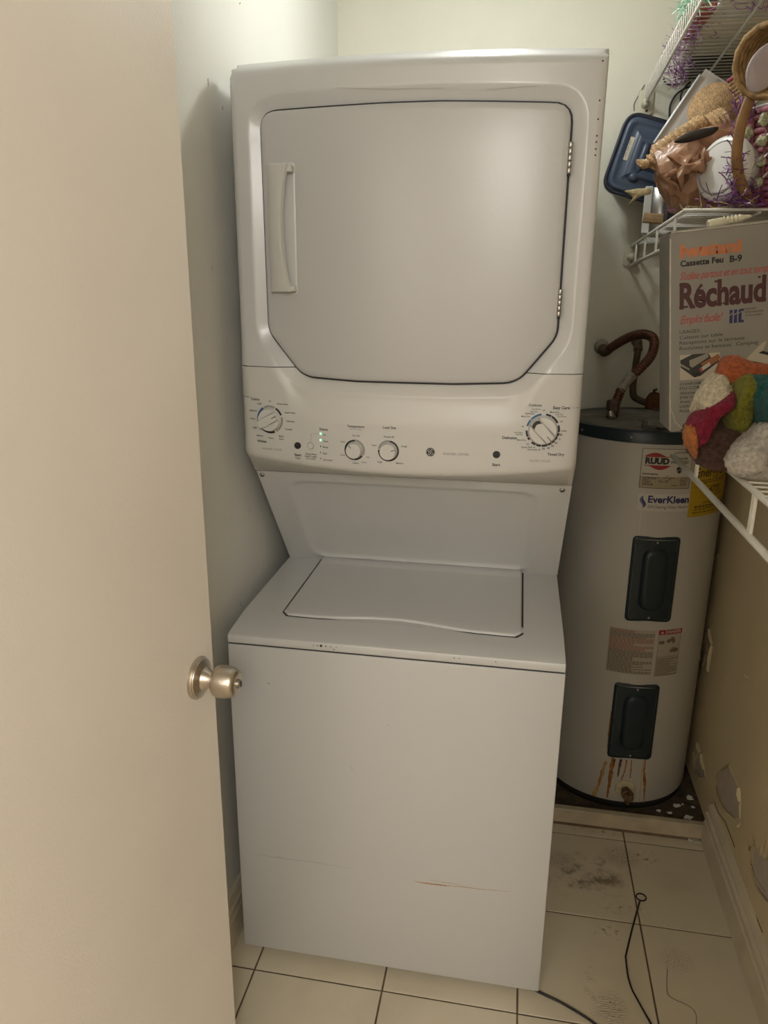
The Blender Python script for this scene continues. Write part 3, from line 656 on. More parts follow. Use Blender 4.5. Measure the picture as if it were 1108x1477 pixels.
# weld seam
s_, _ = hpx(925, 740); mk('jacket_seam', *g_patch(HM, s_-.0012, s_+.0012, HZ0+.01, HZ1-.01, .0005, 1, 1), mat('seam_white', (.52, .50, .45), .4), jk)
def access(u0, v0, u1, v1):
    s0, zt = hpx(u0, v0); s1, zb = hpx(u1, v1)
    prof = [(0, -.002), (0, .004), (.003, .0062), (.008, .0066)]
    V, Fc = g_plate(HM, s0, s1, zb, zt, .013, prof)
    # fill the cap with a mapped grid so the plate follows the jacket
    Fc = Fc[:-1]; N = len(rrect(0, 1, 0, 1, .1)); ring = V[-N:]
    G = [(s0+.008+(s1-s0-.016)*i/8) for i in range(9)]
    o = auto(mk('access_panel', V, Fc, teal_m, wh), 40)
    mk('panel_face', *g_grid(lambda a, b: HM(s0+.009+(s1-s0-.018)*a, zb+.009+(zt-zb-.018)*b, .0066), 10, 1), teal_m, o, True)
    w_ = (s1-s0); ci = (s0+s1)/2; iw = w_*.27
    rr = []
    for ins, d in ((0, .0060), (.004, .0125), (.010, .0165), (.016, .0170)):
        rr.append([HM(s, t, d) for s, t in rrect(ci-iw+ins, ci+iw-ins, zb+.034+ins, zt-.030-ins, iw-ins-.0005, 8)])
    auto(mk('raised_bulge', *g_rings(rr), teal_m, o), 50)
    for z_ in (zt-.014, zb+.014):
        q = HM(ci, z_, .0066); mk('screw', *g_lathe([(.0034, 0), (.003, .0016), (0, .0022)], q, q-HM(ci, z_, -.1), 12), chrome_m, o, True)
access(913.5, 772, 966, 896)
access(887, 983, 938, 1094)
# drain valve
s_, z_ = hpx(902, 1138); q = HM(s_, z_, 0); ax = q-HM(s_, z_, -.1)
dv = auto(mk('drain_escutcheon', *g_lathe([(.030, -.002), (.029, .002), (.024, .004), (.012, .0045)], q, ax, 28), mat('yellowed_plastic', (.50, .44, .28), .6, var=.2, vscale=60), wh), 30)
brass = mat('dirty_brass', (.16, .10, .055), .6, metal=.5, var=.4, vscale=80)
mk('valve_body', *g_lathe([(.012, .003), (.012, .018), (.0155, .019), (.0155, .030), (.011, .031), (.011, .036), (.0065, .036), (.006, .022)], q, ax, 20), brass, dv)
a1 = ax.normalized(); mk('valve_spout', *g_tube([q+a1*.026, q+a1*.030+Vector((.002, 0, -.014)), q+a1*.028+Vector((.003, 0, -.026))], [.008, .009, .0095], 12), brass, dv, True)
mk('valve_handle', *g_lathe([(.005, -.006), (.013, -.005), (.013, .003), (.005, .004)], q+a1*.036+Vector((.011, 0, .001)), (1, -.3, .2), 8), brass, dv)
# rust runs
def run(pts, ws, m_):
    V = []
    sp_ = [hpx(u, v) for u, v in pts]
    k = 5; P2 = []; W2 = []
    for i in range(len(sp_)-1):
        for j in range(k):
            t = j/k; P2.append((sp_[i][0]*(1-t)+sp_[i+1][0]*t+random.uniform(-.0006, .0006), sp_[i][1]*(1-t)+sp_[i+1][1]*t)); W2.append((ws[i]*(1-t)+ws[i+1]*t)*random.uniform(.7, 1.2))
    P2.append(sp_[-1]); W2.append(ws[-1])
    for (s, z), w_ in zip(P2, W2): V += [HM(s-w_/2, z, .0006), HM(s+w_/2, z, .0006)]
    mk('rust_run', V, [[2*i, 2*i+1, 2*i+3, 2*i+2] for i in range(len(P2)-1)], m_, jk)
pale = mat('pale_rust', (.42, .27, .12), .8, var=.4, vscale=70)
run([(884, 1092), (882, 1110), (879, 1130), (876, 1150)], [.010, .012, .010, .005], rust_m)
run([(886, 1094), (885, 1106)], [.010, .005], rust2_m)
run([(896, 1095), (893, 1108), (891, 1120)], [.008, .006, .003], rust2_m)
run([(904, 1096), (902, 1110), (896, 1125)], [.005, .004, .003], rust_m)
run([(911, 1096), (910, 1110), (909, 1122)], [.003, .004, .003], rust_m)
run([(928, 1096), (925, 1120), (922, 1158)], [.0015, .002, .002], pale)
run([(931, 1096), (929, 1112), (930, 1128), (929, 1158)], [.004, .006, .009, .002], rust_m)
run([(874, 1098), (869, 1115), (862, 1135), (856, 1148)], [.008, .010, .010, .012], pale)
run([(868, 1110), (866, 1122), (864, 1135)], [.004, .004, .002], rust_m)
run([(908, 1148), (907, 1158)], [.014, .010], rust_m)
run([(882, 1025), (878, 1060), (876, 1080)], [.002, .004, .002], rust_m)
# ---- labels
lab_m = mat('label_paper', (.52, .48, .40), .6); tan_m = mat('label_tan', (.36, .30, .20), .6); red_m = mat('label_red', (.28, .02, .022), .6)
yel_m = mat('label_yellow', (.44, .29, .015), .6); navy_m = mat('label_navy', (.015, .015, .10), .5); orange_m = mat('print_orange', (.55, .20, .09), .6)
def hrect(u0, v0, u1, v1): s0, zt = hpx(u0, v0); s1, zb = hpx(u1, v1); return s0, s1, zb, zt
s0, s1, zb, zt = hrect(927.5, 646, 993, 706); zb = hpx(960, 705)[1]
W_, H_ = s1-s0, zt-zb
L1 = mk('rating_label', *g_patch(HM, s0, s1, zb, zt, .0006, 10, 1), lab_m, wh, True)
mk('label_panel', *g_patch(HM, s0+.001, s1-.001, zb+.001, zb+.30*H_, .0009, 10, 1), tan_m, L1)
bd = [g_patch(HM, s0, s1, z, z+.0012, .0012, 10, 1) for z in (zb, zt-.0012)]+[g_patch(HM, s, s+.0012, zb, zt, .0012, 1, 1) for s in (s0, s1-.0012)]
def X(a): return s0+W_*a
def Z(a): return zb+H_*a
bl = list(bd)
bl.append(g_text(HM, 'RUUD', X(.07), X(.53), Z(.625), .0014, .06, 0, 1.0))
bl += [g_text(HM, 'RHEEM', X(.60), X(.60001), Z(.7), .0014)] if False else []
bl.append(g_text(HM, 'REGULAR', X(.60), X(.90), Z(.735), .0014, .02)); bl.append(g_text(HM, 'PACKAGED', X(.57), X(.93), Z(.64), .0014, .02))
bl.append(g_patch(HM, X(.60), X(.95), Z(.90), Z(.912), .0014)); bl.append(g_patch(HM, X(.66), X(.95), Z(.93), Z(.937), .0014))
for a, b, z in ((.04, .34, .345), (.04, .34, .36), (.06, .37, .265), (.06, .31, .235), (.06, .17, .205), (.06, .24, .17), (.06, .2, .14), (.06, .26, .105), (.06, .26, .08), (.45, .68, .265), (.56, .60, .235), (.37, .43, .20), (.5, .56, .20), (.37, .56, .165), (.62, .74, .08), (.8, .93, .09), (.5, .55, .315)):
    k = a
    while k < b-.01:
        wd = random.uniform(.02, .05); bl.append(g_patch(HM, X(k), X(min(k+wd, b)), Z(z), Z(z+.016), .0014, 1)); k += wd+.012
cxl, czl = X(.855), Z(.205)
bl.append(g_tube([HM(cxl+math.cos(t*.3927)*.0085, czl+math.sin(t*.3927)*.0085, .0014) for t in range(16)], .0005, 4, closed=True)); bl.append(g_text(HM, 'UL', cxl-.005, cxl+.005, czl-.003, .0014, .01))
bl.append(g_poly(HM, [(X(.70), Z(.55)), (X(.80), Z(.55)), (X(.815), Z(.50)), (X(.79), Z(.42)), (X(.75), Z(.385)), (X(.71), Z(.42)), (X(.69), Z(.50))], .0014))
q_ = mk('label_print', *join(*bl), black_m, L1); q_['kind'] = 'stuff'
mk('badge_detail', *g_tube([HM(X(.755)+math.cos(t*.5236)*.005, Z(.44)+math.sin(t*.5236)*.005, .0018) for t in range(7)], .0008, 4), lab_m, L1)
def wave_band(z0, z1, flip):
    V = []; n = 14
    for k in range(n+1):
        t = k/n; x = X(.055+.50*t); c = math.sin(math.pi*t*1.1+.2)
        a, b = (Z(z0), Z(z0+.018+max(0, (z1-z0)*math.sin(math.pi*min(t*1.25, 1))))) if not flip else (Z(z1), Z(z1-.018-max(0, (z1-z0)*math.sin(math.pi*max(0, t*1.25-.25)))))
        V += [HM(x, a, .0013), HM(x, b, .0013)]
    return V, [[2*k, 2*k+1, 2*k+3, 2*k+2] for k in range(n)]
mk('red_wave', *wave_band(.79, .88, False), red_m, L1); mk('red_wave', *wave_band(.49, .585, True), red_m, L1)
# second sticker
s0, s1, zb, zt = hrect(921, 711, 992, 737); W_, H_ = s1-s0, zt-zb
L2 = mk('white_sticker', *g_patch(HM, s0, s1, zb, zt, .0006, 10, 1), mat('label_white', (.54, .52, .47), .5), wh, True)
mk('sticker_print', *g_text(HM, 'EverKleen', X(.19), X(.99), Z(.50), .0012, .03), navy_m, L2)
mk('sticker_print', *g_text(HM, 'Self-Cleaning Water Heaters', X(.19), X(.99), Z(.18), .0012, .0, .3, 1.35), mat('print_brown', (.12, .08, .05), .6), L2)
sw = []
for sx, ph in ((.10, 0), (.085, .5)):
    V = []; n = 10
    for k in range(n+1):
        t = k/n; zc_ = Z(.12+.78*t); x_ = X(sx+.03*math.sin(t*6.2832+ph)); w_ = .010*math.sin(math.pi*t)*(.6+.5*(ph == 0)); V += [HM(x_-w_/2, zc_, .0012+.0002*(ph > 0)), HM(x_+w_/2, zc_, .0012+.0002*(ph > 0))]
    mk('blue_swirl', V, [[2*k, 2*k+1, 2*k+3, 2*k+2] for k in range(n)], navy_m if ph == 0 else mat('swirl_pale', (.10, .11, .24), .5), L2)
# yellow guide label
s0, zt = hpx(1001, 668); s1 = HR*R(84); zb = hpx(998, 746)[1]; W_, H_ = s1-s0, zt-zb
L3 = mk('yellow_label', *g_patch(HM, s0, s1, zb, zt, .0008, 14, 1), yel_m, wh, True)
yb_ = [g_text(HM, 'EnergyGuide', X(.04), X(.80), Z(.74), .0014, .02), g_text(HM, '4773', X(.28), X(.50), Z(.42), .0014, .015), g_patch(HM, X(.02), X(.98), Z(.545), Z(.551), .0014, 10)]
for z, a, b in ((.66, .05, .8), (.62, .05, .6), (.37, .3, .6), (.25, .2, .8), (.19, .08, .9), (.17, .08, .9), (.13, .08, .75), (.07, .06, .8)):
    k = a
    while k < b-.01: wd = random.uniform(.03, .07); yb_.append(g_patch(HM, X(k), X(min(k+wd, b)), Z(z), Z(z+.016), .0014, 1)); k += wd+.015
q_ = mk('label_print', *join(*yb_), mat('print_on_yellow', (.07, .045, .01), .6), L3); q_['kind'] = 'stuff'
# warning label
s0, zt = hpx(880, 903); s1 = hpx(946.5, 910)[0]; zb = hpx(873, 966)[1]; W_, H_ = s1-s0, zt-zb
L4 = mk('warning_label', *g_patch(HM, s0, s1, zb, zt, .0006, 10, 1), mat('label_beige', (.40, .35, .28), .6), wh, True)
rows_b, rows_r = [], []
for k in range(34):
    z = .965-.0285*k; e = random.choice((.98, .98, .98, .55, .8)); tgt = rows_r if (k in (0, 1) or 6 <= k <= 15) else rows_b
    a = .02
    while a < e-.01: wd = random.uniform(.04, .10); tgt.append(g_patch(HM, X(a), X(min(a+wd, e)), Z(z), Z(z+.017), .0011, 1)); a += wd+.014
q_ = mk('label_print', *join(*rows_b), mat('print_faded', (.14, .12, .09), .7), L4); q_['kind'] = 'stuff'
q_ = mk('label_print', *join(*rows_r), mat('print_faded_red', (.30, .13, .09), .7), L4); q_['kind'] = 'stuff'
s0, zt = hpx(951, 908); s1 = hpx(984, 906)[0]; zb = hpx(942, 976)[1]; zt = hpx(951, 909)[1]; W_, H_ = s1-s0, zt-zb
L5 = mk('danger_label', *g_patch(HM, s0, s1, zb, zt, .0006, 8, 1), MATS['label_beige'], wh, True)
mk('danger_band', *g_patch(HM, s0, s1, Z(.90), zt, .0009, 8, 1), red_m, L5)
mk('danger_word', *join(g_text(HM, 'DANGER', X(.27), X(.95), Z(.925), .0013, .02), g_poly(HM, [(X(.08), Z(.925)), (X(.21), Z(.925)), (X(.145), Z(.975))], .0013)), lab_m, L5)['kind'] = 'stuff'
dp = []
for a in range(14):
    z = .38-.027*a; e = random.choice((.95, .95, .6, .85)); k = .05
    while k < e: wd = random.uniform(.05, .13); dp.append(g_patch(HM, X(k), X(min(k+wd, e)), Z(z), Z(z+.014), .0011, 1)); k += wd+.02
dp += [g_patch(HM, X(.02), X(.03), Z(.02), Z(.90), .0011, 1), g_patch(HM, X(.96), X(.97), Z(.02), Z(.90), .0011, 1), g_patch(HM, X(.02), X(.97), Z(.42), Z(.427), .0011, 6), g_patch(HM, X(.02), X(.97), Z(.02), Z(.027), .0011, 6)]
def blobp(cx, cz, rx, rz): return g_poly(HM, [(X(cx)+math.cos(t*.5236)*rx*W_, Z(cz)+math.sin(t*.5236)*rz*H_) for t in range(12)], .0012)
dp += [blobp(.12, .735, .08, .035), blobp(.20, .735, .08, .04), blobp(.45, .76, .10, .04), blobp(.60, .79, .10, .05), blobp(.66, .75, .07, .05), blobp(.78, .55, .14, .05), blobp(.62, .56, .10, .02), blobp(.66, .60, .08, .015), blobp(.6, .525, .08, .015)]
dp.append(g_tube([HM(X(.9), Z(.66), .0011), HM(X(.12), Z(.55), .0011), HM(X(.6), Z(.43), .0011)], .0004, 4))
q_ = mk('danger_print', *join(*dp), MATS['print_faded'], L5); q_['kind'] = 'stuff'

# ---- pipes
def corrug(pts, r_, pitch=.0085):
    p_ = spline(pts, 14); L = 0; out = []; rd = []
    seg = [(p_[i+1]-p_[i]).length for i in range(len(p_)-1)]; tot = sum(seg); n = int(tot/pitch*4)
    acc = [0]
    for q in seg: acc.append(acc[-1]+q)
    for k in range(n+1):
        d = tot*k/n; i = max(0, min(len(seg)-1, int(np.searchsorted(acc, d))-1)); t = (d-acc[i])/max(seg[i], 1e-9)
        out.append(p_[i].lerp(p_[i+1], t)); rd.append(r_*(1+.14*math.sin(d/pitch*2*math.pi)))
    return g_tube(out, rd, 12)
hz = 1.167
cw = px(868, 500, 1, YB-.005); ce = px(885, 604, 2, hz); ce = Vector((ce.x, ce.y, hz))
cpip = empty('flexible_copper_pipe', (cw.x, YB, cw.z), 'corrugated copper water pipe looping from the back wall to the heater top', 'pipe')
A0 = px(872, 508, 1, 1.14); A1 = px(900, 490, 1, 1.08); A2 = px(925, 482, 1, 1.02); A3 = px(943, 489, 1, .97); A4 = px(940, 512, 1, .93); A5 = px(922, 533, 1, .90)
B0 = px(914, 540, 1, .895); B1 = px(905, 550, 1, .89); B2 = px(896, 562, 1, .885); C0 = px(895, 563, 1, .885); C1 = px(889, 580, 1, .87)
c2 = px(886, 588, 1, .86)
mk('corrugated_run', *corrug([A0, A1, A2, A3, A4, A5, B0], .0125), copper_m, cpip, True)
mk('solder_sleeve', *g_tube(spline([B0, B1, B2, C0], 5), .0130, 14), solder_m, cpip, True)
mk('corrugated_run', *corrug([B2, C1, c2], .0125), copper_m, cpip, True)
mk('wall_fitting', *g_lathe([(.024, 0), (.022, .008), (.016, .012), (.015, .05)], (cw.x, YB, cw.z), (0.02, -1, -.05), 20), solder_m, cpip, True)
mk('elbow', *g_tube(spline([Vector((cw.x, YB-.045, cw.z-.001)), Vector((cw.x+.0, 1.145, cw.z-.006)), A0, A0.lerp(A1, .25)], 6), .0145, 14), pipe_m, cpip, True)
nb = Vector((c2.x-.004, c2.y-.004, hz-.004))
mk('nut', *g_lathe([(.014, .026), (.0185, .024), (.0185, .050), (.014, .054)], nb, (0, 0, 1), 6), pipe_m, cpip)
mk('nipple', *g_lathe([(.015, 0), (.015, .03), (.012, .055)], nb, (c2-nb), 14), pipe_m, cpip, True)
mk('bonding_clamp', *g_tube([nb+Vector((-.012, -.022, .024)), nb+Vector((-.004, -.026, .010)), nb+Vector((.006, -.02, .006))], [.010, .010, .005], 10), chrome_m, cpip, True)
# rigid pipe with valve
w2 = px(919, 493, 1, YB-.02)
rp = empty('rigid_water_pipe', (w2.x, YB, w2.z), 'straight brown pipe dropping from the back wall to a valve behind the box', 'pipe')
mk('pipe_run', *g_tube(spline([Vector((w2.x-.002, YB, w2.z)), Vector((w2.x, YB-.035, w2.z)), Vector((w2.x+.001, YB-.05, w2.z-.02)), px(915, 540, 1, YB-.05), px(913, 566, 1, YB-.05), px(918, 575, 1, YB-.055), px(935, 582, 1, YB-.09)], 6), .0105, 12), pipe_m, rp, True)
mk('elbow', *g_tube(spline([Vector((w2.x-.002, YB-.005, w2.z)), Vector((w2.x, YB-.035, w2.z)), Vector((w2.x+.001, YB-.052, w2.z-.024))], 6), .0140, 12), pipe_m, rp, True)
vb = px(943, 585, 1, YB-.11)
mk('valve_body', *g_lathe([(.012, -.06), (.020, -.05), (.026, -.02), (.026, .02), (.018, .035), (.012, .04)], vb, (0, 0, 1), 16), rust2_m, rp, True)
mk('valve_lever', *g_tube([vb+Vector((0, 0, .035)), vb+Vector((-.006, -.01, .048)), vb+Vector((.0, -.02, .052))], .004, 8), pipe_m, rp, True)
mk('pipe_tail', *g_tube([vb+Vector((0, 0, -.055)), Vector((vb.x, vb.y-.06, hz-.002))], .013, 12), pipe_m, rp, True)
def lump(name, c, rx, ry, rz, m_, amp=.25, fr=18, sub=3, seed=0):
    bm = bmesh.new(); bmesh.ops.create_icosphere(bm, subdivisions=sub, radius=1)
    for v in bm.verts:
        n_ = noise.noise(Vector(v.co)*fr*.12+Vector((seed, 0, 0)))*amp; v.co = Vector((v.co.x*rx, v.co.y*ry, v.co.z*rz))*(1+n_)+Vector(c)
    bm.verts.index_update(); r_ = [v.co.copy() for v in bm.verts], [[v.index for v in f.verts] for f in bm.faces]; bm.free(); return r_
q = px(936, 612, 2, hz+.01)
tag(mk('insulation_scrap', *lump('', (q.x+.012, q.y, hz+.013), .035, .028, .016, None, .6, 22, 3, 4), dust_m, None, True), 'crumpled grey scrap lying on the dusty heater top beside the copper pipe', 'scrap')

# ================================================================== WIRE SHELVES
XF = 0.880
def shelf(name, y0, y1, zb_, tilt, dense, ups, label, zlip=.055, near_end=False):
    """front rail at XF, wall at XR; zb_ = deck height at the back end y1; tilt = rise per metre towards the camera"""
    r_ = empty(name, (XF, y1, zb_), label, 'wire shelf')
    Lf = y1-y0; W_ = XR-XF-.003
    def Lz(y): return tilt*(-y)
    def rod(nm, x, z, rad): mk(nm, *g_tube([(x, 0, z), (x, -Lf, z+Lz(-Lf))], rad, 8), wire_m, r_, True, local=True)
    rod('front_rail', 0, 0, .0036 if dense else .0046); rod('lip_rail', -.002, -zlip, .0040 if dense else .0052); rod('support_rod', W_*.5, -.005, .0034); rod('back_rail', W_-.004, 0, .0034)
    if dense: path = [(-.003, 0, -zlip), (-.004, 0, -.004), (-.002, 0, .003), (.004, 0, .0042), (W_, 0, .0042)]
    else: path = [(0, 0, .0042), (W_, 0, .0042)]
    V, Fc = g_tube(path, .0016, 5); me = None; k = 0; y = -.012
    while y > -Lf:
        if me is None:
            o = mk('deck_wire', V, Fc, wire_m, r_, True, local=True); me = o.data
        else:
            o = bpy.data.objects.new('deck_wire', me); sc.collection.objects.link(o); o.parent = r_
        o.location = (0, y, Lz(y)); y -= .0254
    for yu in ups: mk('lip_upright', *g_box(-.0030, .0012, yu-y1-.0075, yu-y1+.0075, -zlip+Lz(yu-y1), Lz(yu-y1), .0008, 1), wire_m, r_, local=True)
    if near_end: mk('end_bar', *g_tube([(0, -Lf, Lz(-Lf)), (W_, -Lf, Lz(-Lf))], .0036, 8), wire_m, r_, True, local=True)
    return r_
us = shelf('wire_shelf', -.95, YB-.002, 2.082, .040, True, (), 'white wire shelf below the ceiling holding plastic grass and paper', .048)
ms = shelf('wire_shelf', .405, YB-.002, 1.645, .028, False, (1.083, .915, .73, .50), 'short white wire shelf holding the blue tote and baskets', .058, True)
ls = shelf('wire_shelf', -.95, .240, 1.2475, .0, False, (.034, -.296, -.62), 'white wire shelf under the cardboard box and the fleece blanket', .060, True)
def bracket(root, z, nm='wall_bracket'):
    V, Fc = g_box(XF-.022, XF+.022, YB-.012, YB, z-.055, z+.012, .006, 2)
    b = auto(mk(nm, V, Fc, mat('aged_plastic', (.60, .57, .45), .5), root), 40)
    mk('bracket_socket', *g_lathe([(.010, 0), (.010, .03), (.006, .034)], (XF-.002, YB-.010, z-.03), (0, -1, .1), 14), MATS['aged_plastic'], b, True)
    mk('screw', *g_lathe([(.004, 0), (.0035, .0015), (0, .002)], (XF+.004, YB-.012, z-.045), (0, -1, 0), 10), rust2_m, b, True)
bracket(us, 2.062); bracket(ms, 1.640)
# ================================================================== CARDBOARD BOX ON THE LOWER SHELF
BY, BA = .125, R(6.2)
bo = px(966.5, 619, 1, BY); bo.z = 1.2532
ex = Vector((math.cos(BA), 0, math.sin(BA))); ez = Vector((-math.sin(BA), 0, math.cos(BA)))
BWd, BHt, BDp = .298, .352, .108
def BM(s, t, d): return bo+ex*s+ez*t+Vector((0, -d, 0))
def bpx(u, v): q = px(u, v, 1, BY)-bo; return q.dot(ex), q.dot(ez)
card_m = mat('grey_white_card', (.29, .275, .25), .75, bump=.15, bscale=50, var=.05, vscale=14)
edge_m = mat('worn_card_edge', (.50, .46, .40), .8, var=.15, vscale=60)
bx = empty('cardboard_box', tuple(bo), 'tilted grey-white cardboard stove box with maroon lettering on the wire shelf', 'box')
def bslab(name, s0, s1, t0, t1, d0, d1, m_, par, bev=.001):
    V, Fc = g_box(s0, s1, d0, d1, t0, t1, bev, 1); return mk(name, [BM(v.x, v.z, v.y) for v in V], Fc, m_, par)
body = bslab('box_body', 0, BWd, 0, BHt, -BDp, 0, card_m, bx, .0025)
bslab('worn_edge', -.0006, .0022, .004, BHt-.01, -.0020, .0007, edge_m, body, .0004)
bslab('worn_edge', .002, BWd-.002, BHt-.0016, BHt+.0008, -.0022, .0008, edge_m, body, .0004)
bslab('top_flap', .002, BWd-.002, BHt, BHt+.0025, -BDp+.004, -.002, card_m, bx, .0008)
mk('flap_crease', *g_tube([BM(s, t, .0004) for s, t in (bpx(966, 565), bpx(968, 590), bpx(974, 608), bpx(984, 618))], .0009, 5), edge_m, body)
maroon = mat('print_maroon', (.075, .022, .026), .6); redp = mat('print_red', (.42, .075, .07), .6); bluep = mat('print_blue', (.035, .035, .13), .6)
def bt(name, s, p0, p1, m_, bold=0.0, shear=0.0, hs=1.0, sp=1.0):
    s0, t0 = bpx(*p0); s1, t1 = bpx(*p1); o = mk(name, *g_text(BM, s, s0, s1, t0, .0004, bold, shear, hs, sp), m_, body); o['kind'] = 'stuff'; return o
bt('box_lettering', 'Iwatani', (980.5, 371.5), (1070, 363), orange_m, .055, 0, .80)
bt('box_lettering', 'Cassette Feu', (981.4, 384.6), (1043.5, 379.4), black_m, .035); bt('box_lettering', 'B-9', (1052.6, 378), (1070.2, 376), black_m, .035)
bt('box_lettering', "S'utilise partout et en tout temps", (980.5, 404.5), (1113, 392), redp, .006, .45, 1.45, .9)
bt('box_lettering', 'Rechaud', (980.3, 445), (1104.5, 435), maroon, .036, 0, 1.42, .98)
mk('box_lettering', *g_poly(BM, [bpx(1003.5, 420), bpx(1006, 420), bpx(1014.5, 411.5), bpx(1011, 409)], .0004), maroon, body)['kind'] = 'stuff'
bt('box_lettering', 'Emploi facile!', (981, 467.5), (1043, 462), redp, .006, .45, 1.35, .9)
bt('box_lettering', 'Iwatani', (1075, 447), (1090, 445.5), black_m); bt('box_lettering', 'International', (1075, 451.6), (1101, 449), black_m); bt('box_lettering', 'Corporation', (1075, 456.3), (1100, 453.8), black_m)
bt('box_lettering', 'USAGES:', (980.4, 481.6), (1010.5, 479), black_m, 0, 0, .85); bt('box_lettering', 'Cuisson sur table', (980.4, 489.7), (1042.5, 485), black_m, 0, 0, .85)
bt('box_lettering', 'Réceptions sur la terrasse', (980.4, 497.5), (1074, 490.7), black_m, 0, 0, .85); bt('box_lettering', 'Roulottes et bateaux.  Camping', (980.4, 505.4), (1093.5, 497.7), black_m, 0, 0, .85)
for s, u1, v in (('CHARGEMENT', 1026, 556), ('DU COMBUSTIBLE', 1044, 562.3), ('Allumage', 1009, 569.2), ('(Ne requiert', 1022, 575.2), ('Avec Dis', 1008, 581.6), ('Utilise', 1000, 588.2), ('Poids', 997, 595)): bt('box_lettering', s, (980.6, v), (u1, v), black_m, .004, 0, .74)
# slab serifs of the big word
s0, t0 = bpx(980.3, 445); s1, _ = bpx(1104.5, 435); Wt = s1-s0; hcap = .030
ser = []
for a, b, t, h in ((-.005, .10, 0, .0035), (.115, .185, 0, .0035), (-.005, .06, .0385, .0035), (.405, .50, 0, .0035), (.51, .575, 0, .0035), (.405, .45, .0385, .0035), (.905, .935, .0385, .0035), (.955, 1.008, 0, .0035), (.72, .76, .0245, .003), (.80, .85, 0, .003)):
    ser.append(g_poly(BM, [(s0+a*Wt, t0+t), (s0+b*Wt, t0+t), (s0+b*Wt, t0+t+h), (s0+a*Wt, t0+t+h)], .00055))
mk('box_lettering', *join(*ser), maroon, body)['kind'] = 'stuff'
# blue monogram
ls0, lt0 = bpx(1052, 466.5); ls1, _ = bpx(1073, 464.5); u_ = (ls1-ls0)/21; lg_ = []
def lp(pts): lg_.append(g_poly(BM, [(ls0+a*u_, lt0+b*u_) for a, b in pts], .0005))
for a in (0, 6.5):
    lp([(a, 0), (a+4.6, 0), (a+4.6, 14), (a, 11)]); lp([(a, 13), (a+4.6, 16), (a+4.6, 20), (a, 20)])
lp([(13, 0), (21, 0), (21, 3.6), (17.5, 3.6), (17.5, 16), (13, 13.5)]); lp([(13, 15.2), (17.5, 17), (21, 17), (21, 20.4), (15, 20.4), (13, 19)])
mk('blue_monogram', *join(*lg_), bluep, body)['kind'] = 'stuff'
# printed picture of the stove
pic = [bpx(981, 512.5), bpx(1038.5, 508), bpx(1038.5, 545), bpx(981, 548.5)]
pc = mk('printed_picture', *g_poly(BM, pic, .0004), mat('print_cream', (.48, .43, .35), .6), body)
def pp(pts, m_, d): mk('picture_shape', *g_poly(BM, [bpx(850+x/4.295, 450+y/4.295) for x, y in pts], d), m_, pc)
pkgrey = mat('print_dark_grey', (.035, .033, .032), .6); pgr = mat('print_mid_grey', (.28, .26, .22), .6)
pp([(564, 300), (640, 262), (738, 255), (760, 290), (812, 300), (690, 395), (650, 405), (566, 345)], pkgrey, .0006)
pp([(566, 320), (620, 350), (624, 362), (566, 335)], pgr, .0008); pp([(620, 300), (735, 253), (740, 278), (640, 345), (622, 335)], pgr, .0008)
pp([(690, 320), (800, 258), (812, 280), (800, 300), (720, 350)], mat('print_brown_orange', (.30, .12, .05), .6), .0007); pp([(690, 345), (745, 310), (752, 330), (700, 365)], lab_m, .0010); pp([(682, 350), (695, 342), (704, 362), (690, 372)], redp, .0011)
pp([(640, 380), (690, 372), (692, 392), (655, 405)], black_m, .0009)
def rp_(pts, m_, d): mk('printed_picture', *g_poly(BM, [bpx(u, v) for u, v in pts], d), m_, body)
rp_([(1075.5, 518.5), (1101, 493.5), (1122, 486), (1124, 534)], MATS['print_cream'], .0004); rp_([(1075.5, 519), (1108, 525), (1108, 528), (1092, 524.5)], black_m, .0006); rp_([(1100, 507), (1106, 492), (1120, 486), (1120, 511)], pgr, .0006); rp_([(1094, 509), (1100, 506), (1120, 511), (1120, 515)], black_m, .0008)

# plastic wall plug on the box top
pa, pb = px(1021, 325.5, 1, BY+.03), px(1084, 311.5, 1, BY+.03); pv = pb-pa; pl_ = pv.length
zt_ = (BM(bpx(1045, 330)[0], BHt, 0)).z
mid_ = (pa+pb)/2; lift_ = (zt_+.0118)-mid_.z; pa.z += lift_; pb.z += lift_
prof = [(.0085, 0), (.0095, .002), (.0090, .014), (.0085, .024)]
for k in range(5): h = .024+.0065*k; prof += [(.0060, h+.001), (.0098-.0006*k, h+.003), (.0092-.0006*k, h+.0045), (.0060, h+.0060)]
prof += [(.0045, .060), (.0030, pl_-.004), (.0012, pl_)]
tag(auto(mk('plastic_wall_plug', *g_lathe(prof, pa, pv, 16), mat('ivory_plastic', (.72, .68, .52), .45)), 45), 'ivory ribbed plastic wall plug lying on top of the cardboard box', 'wall plug')

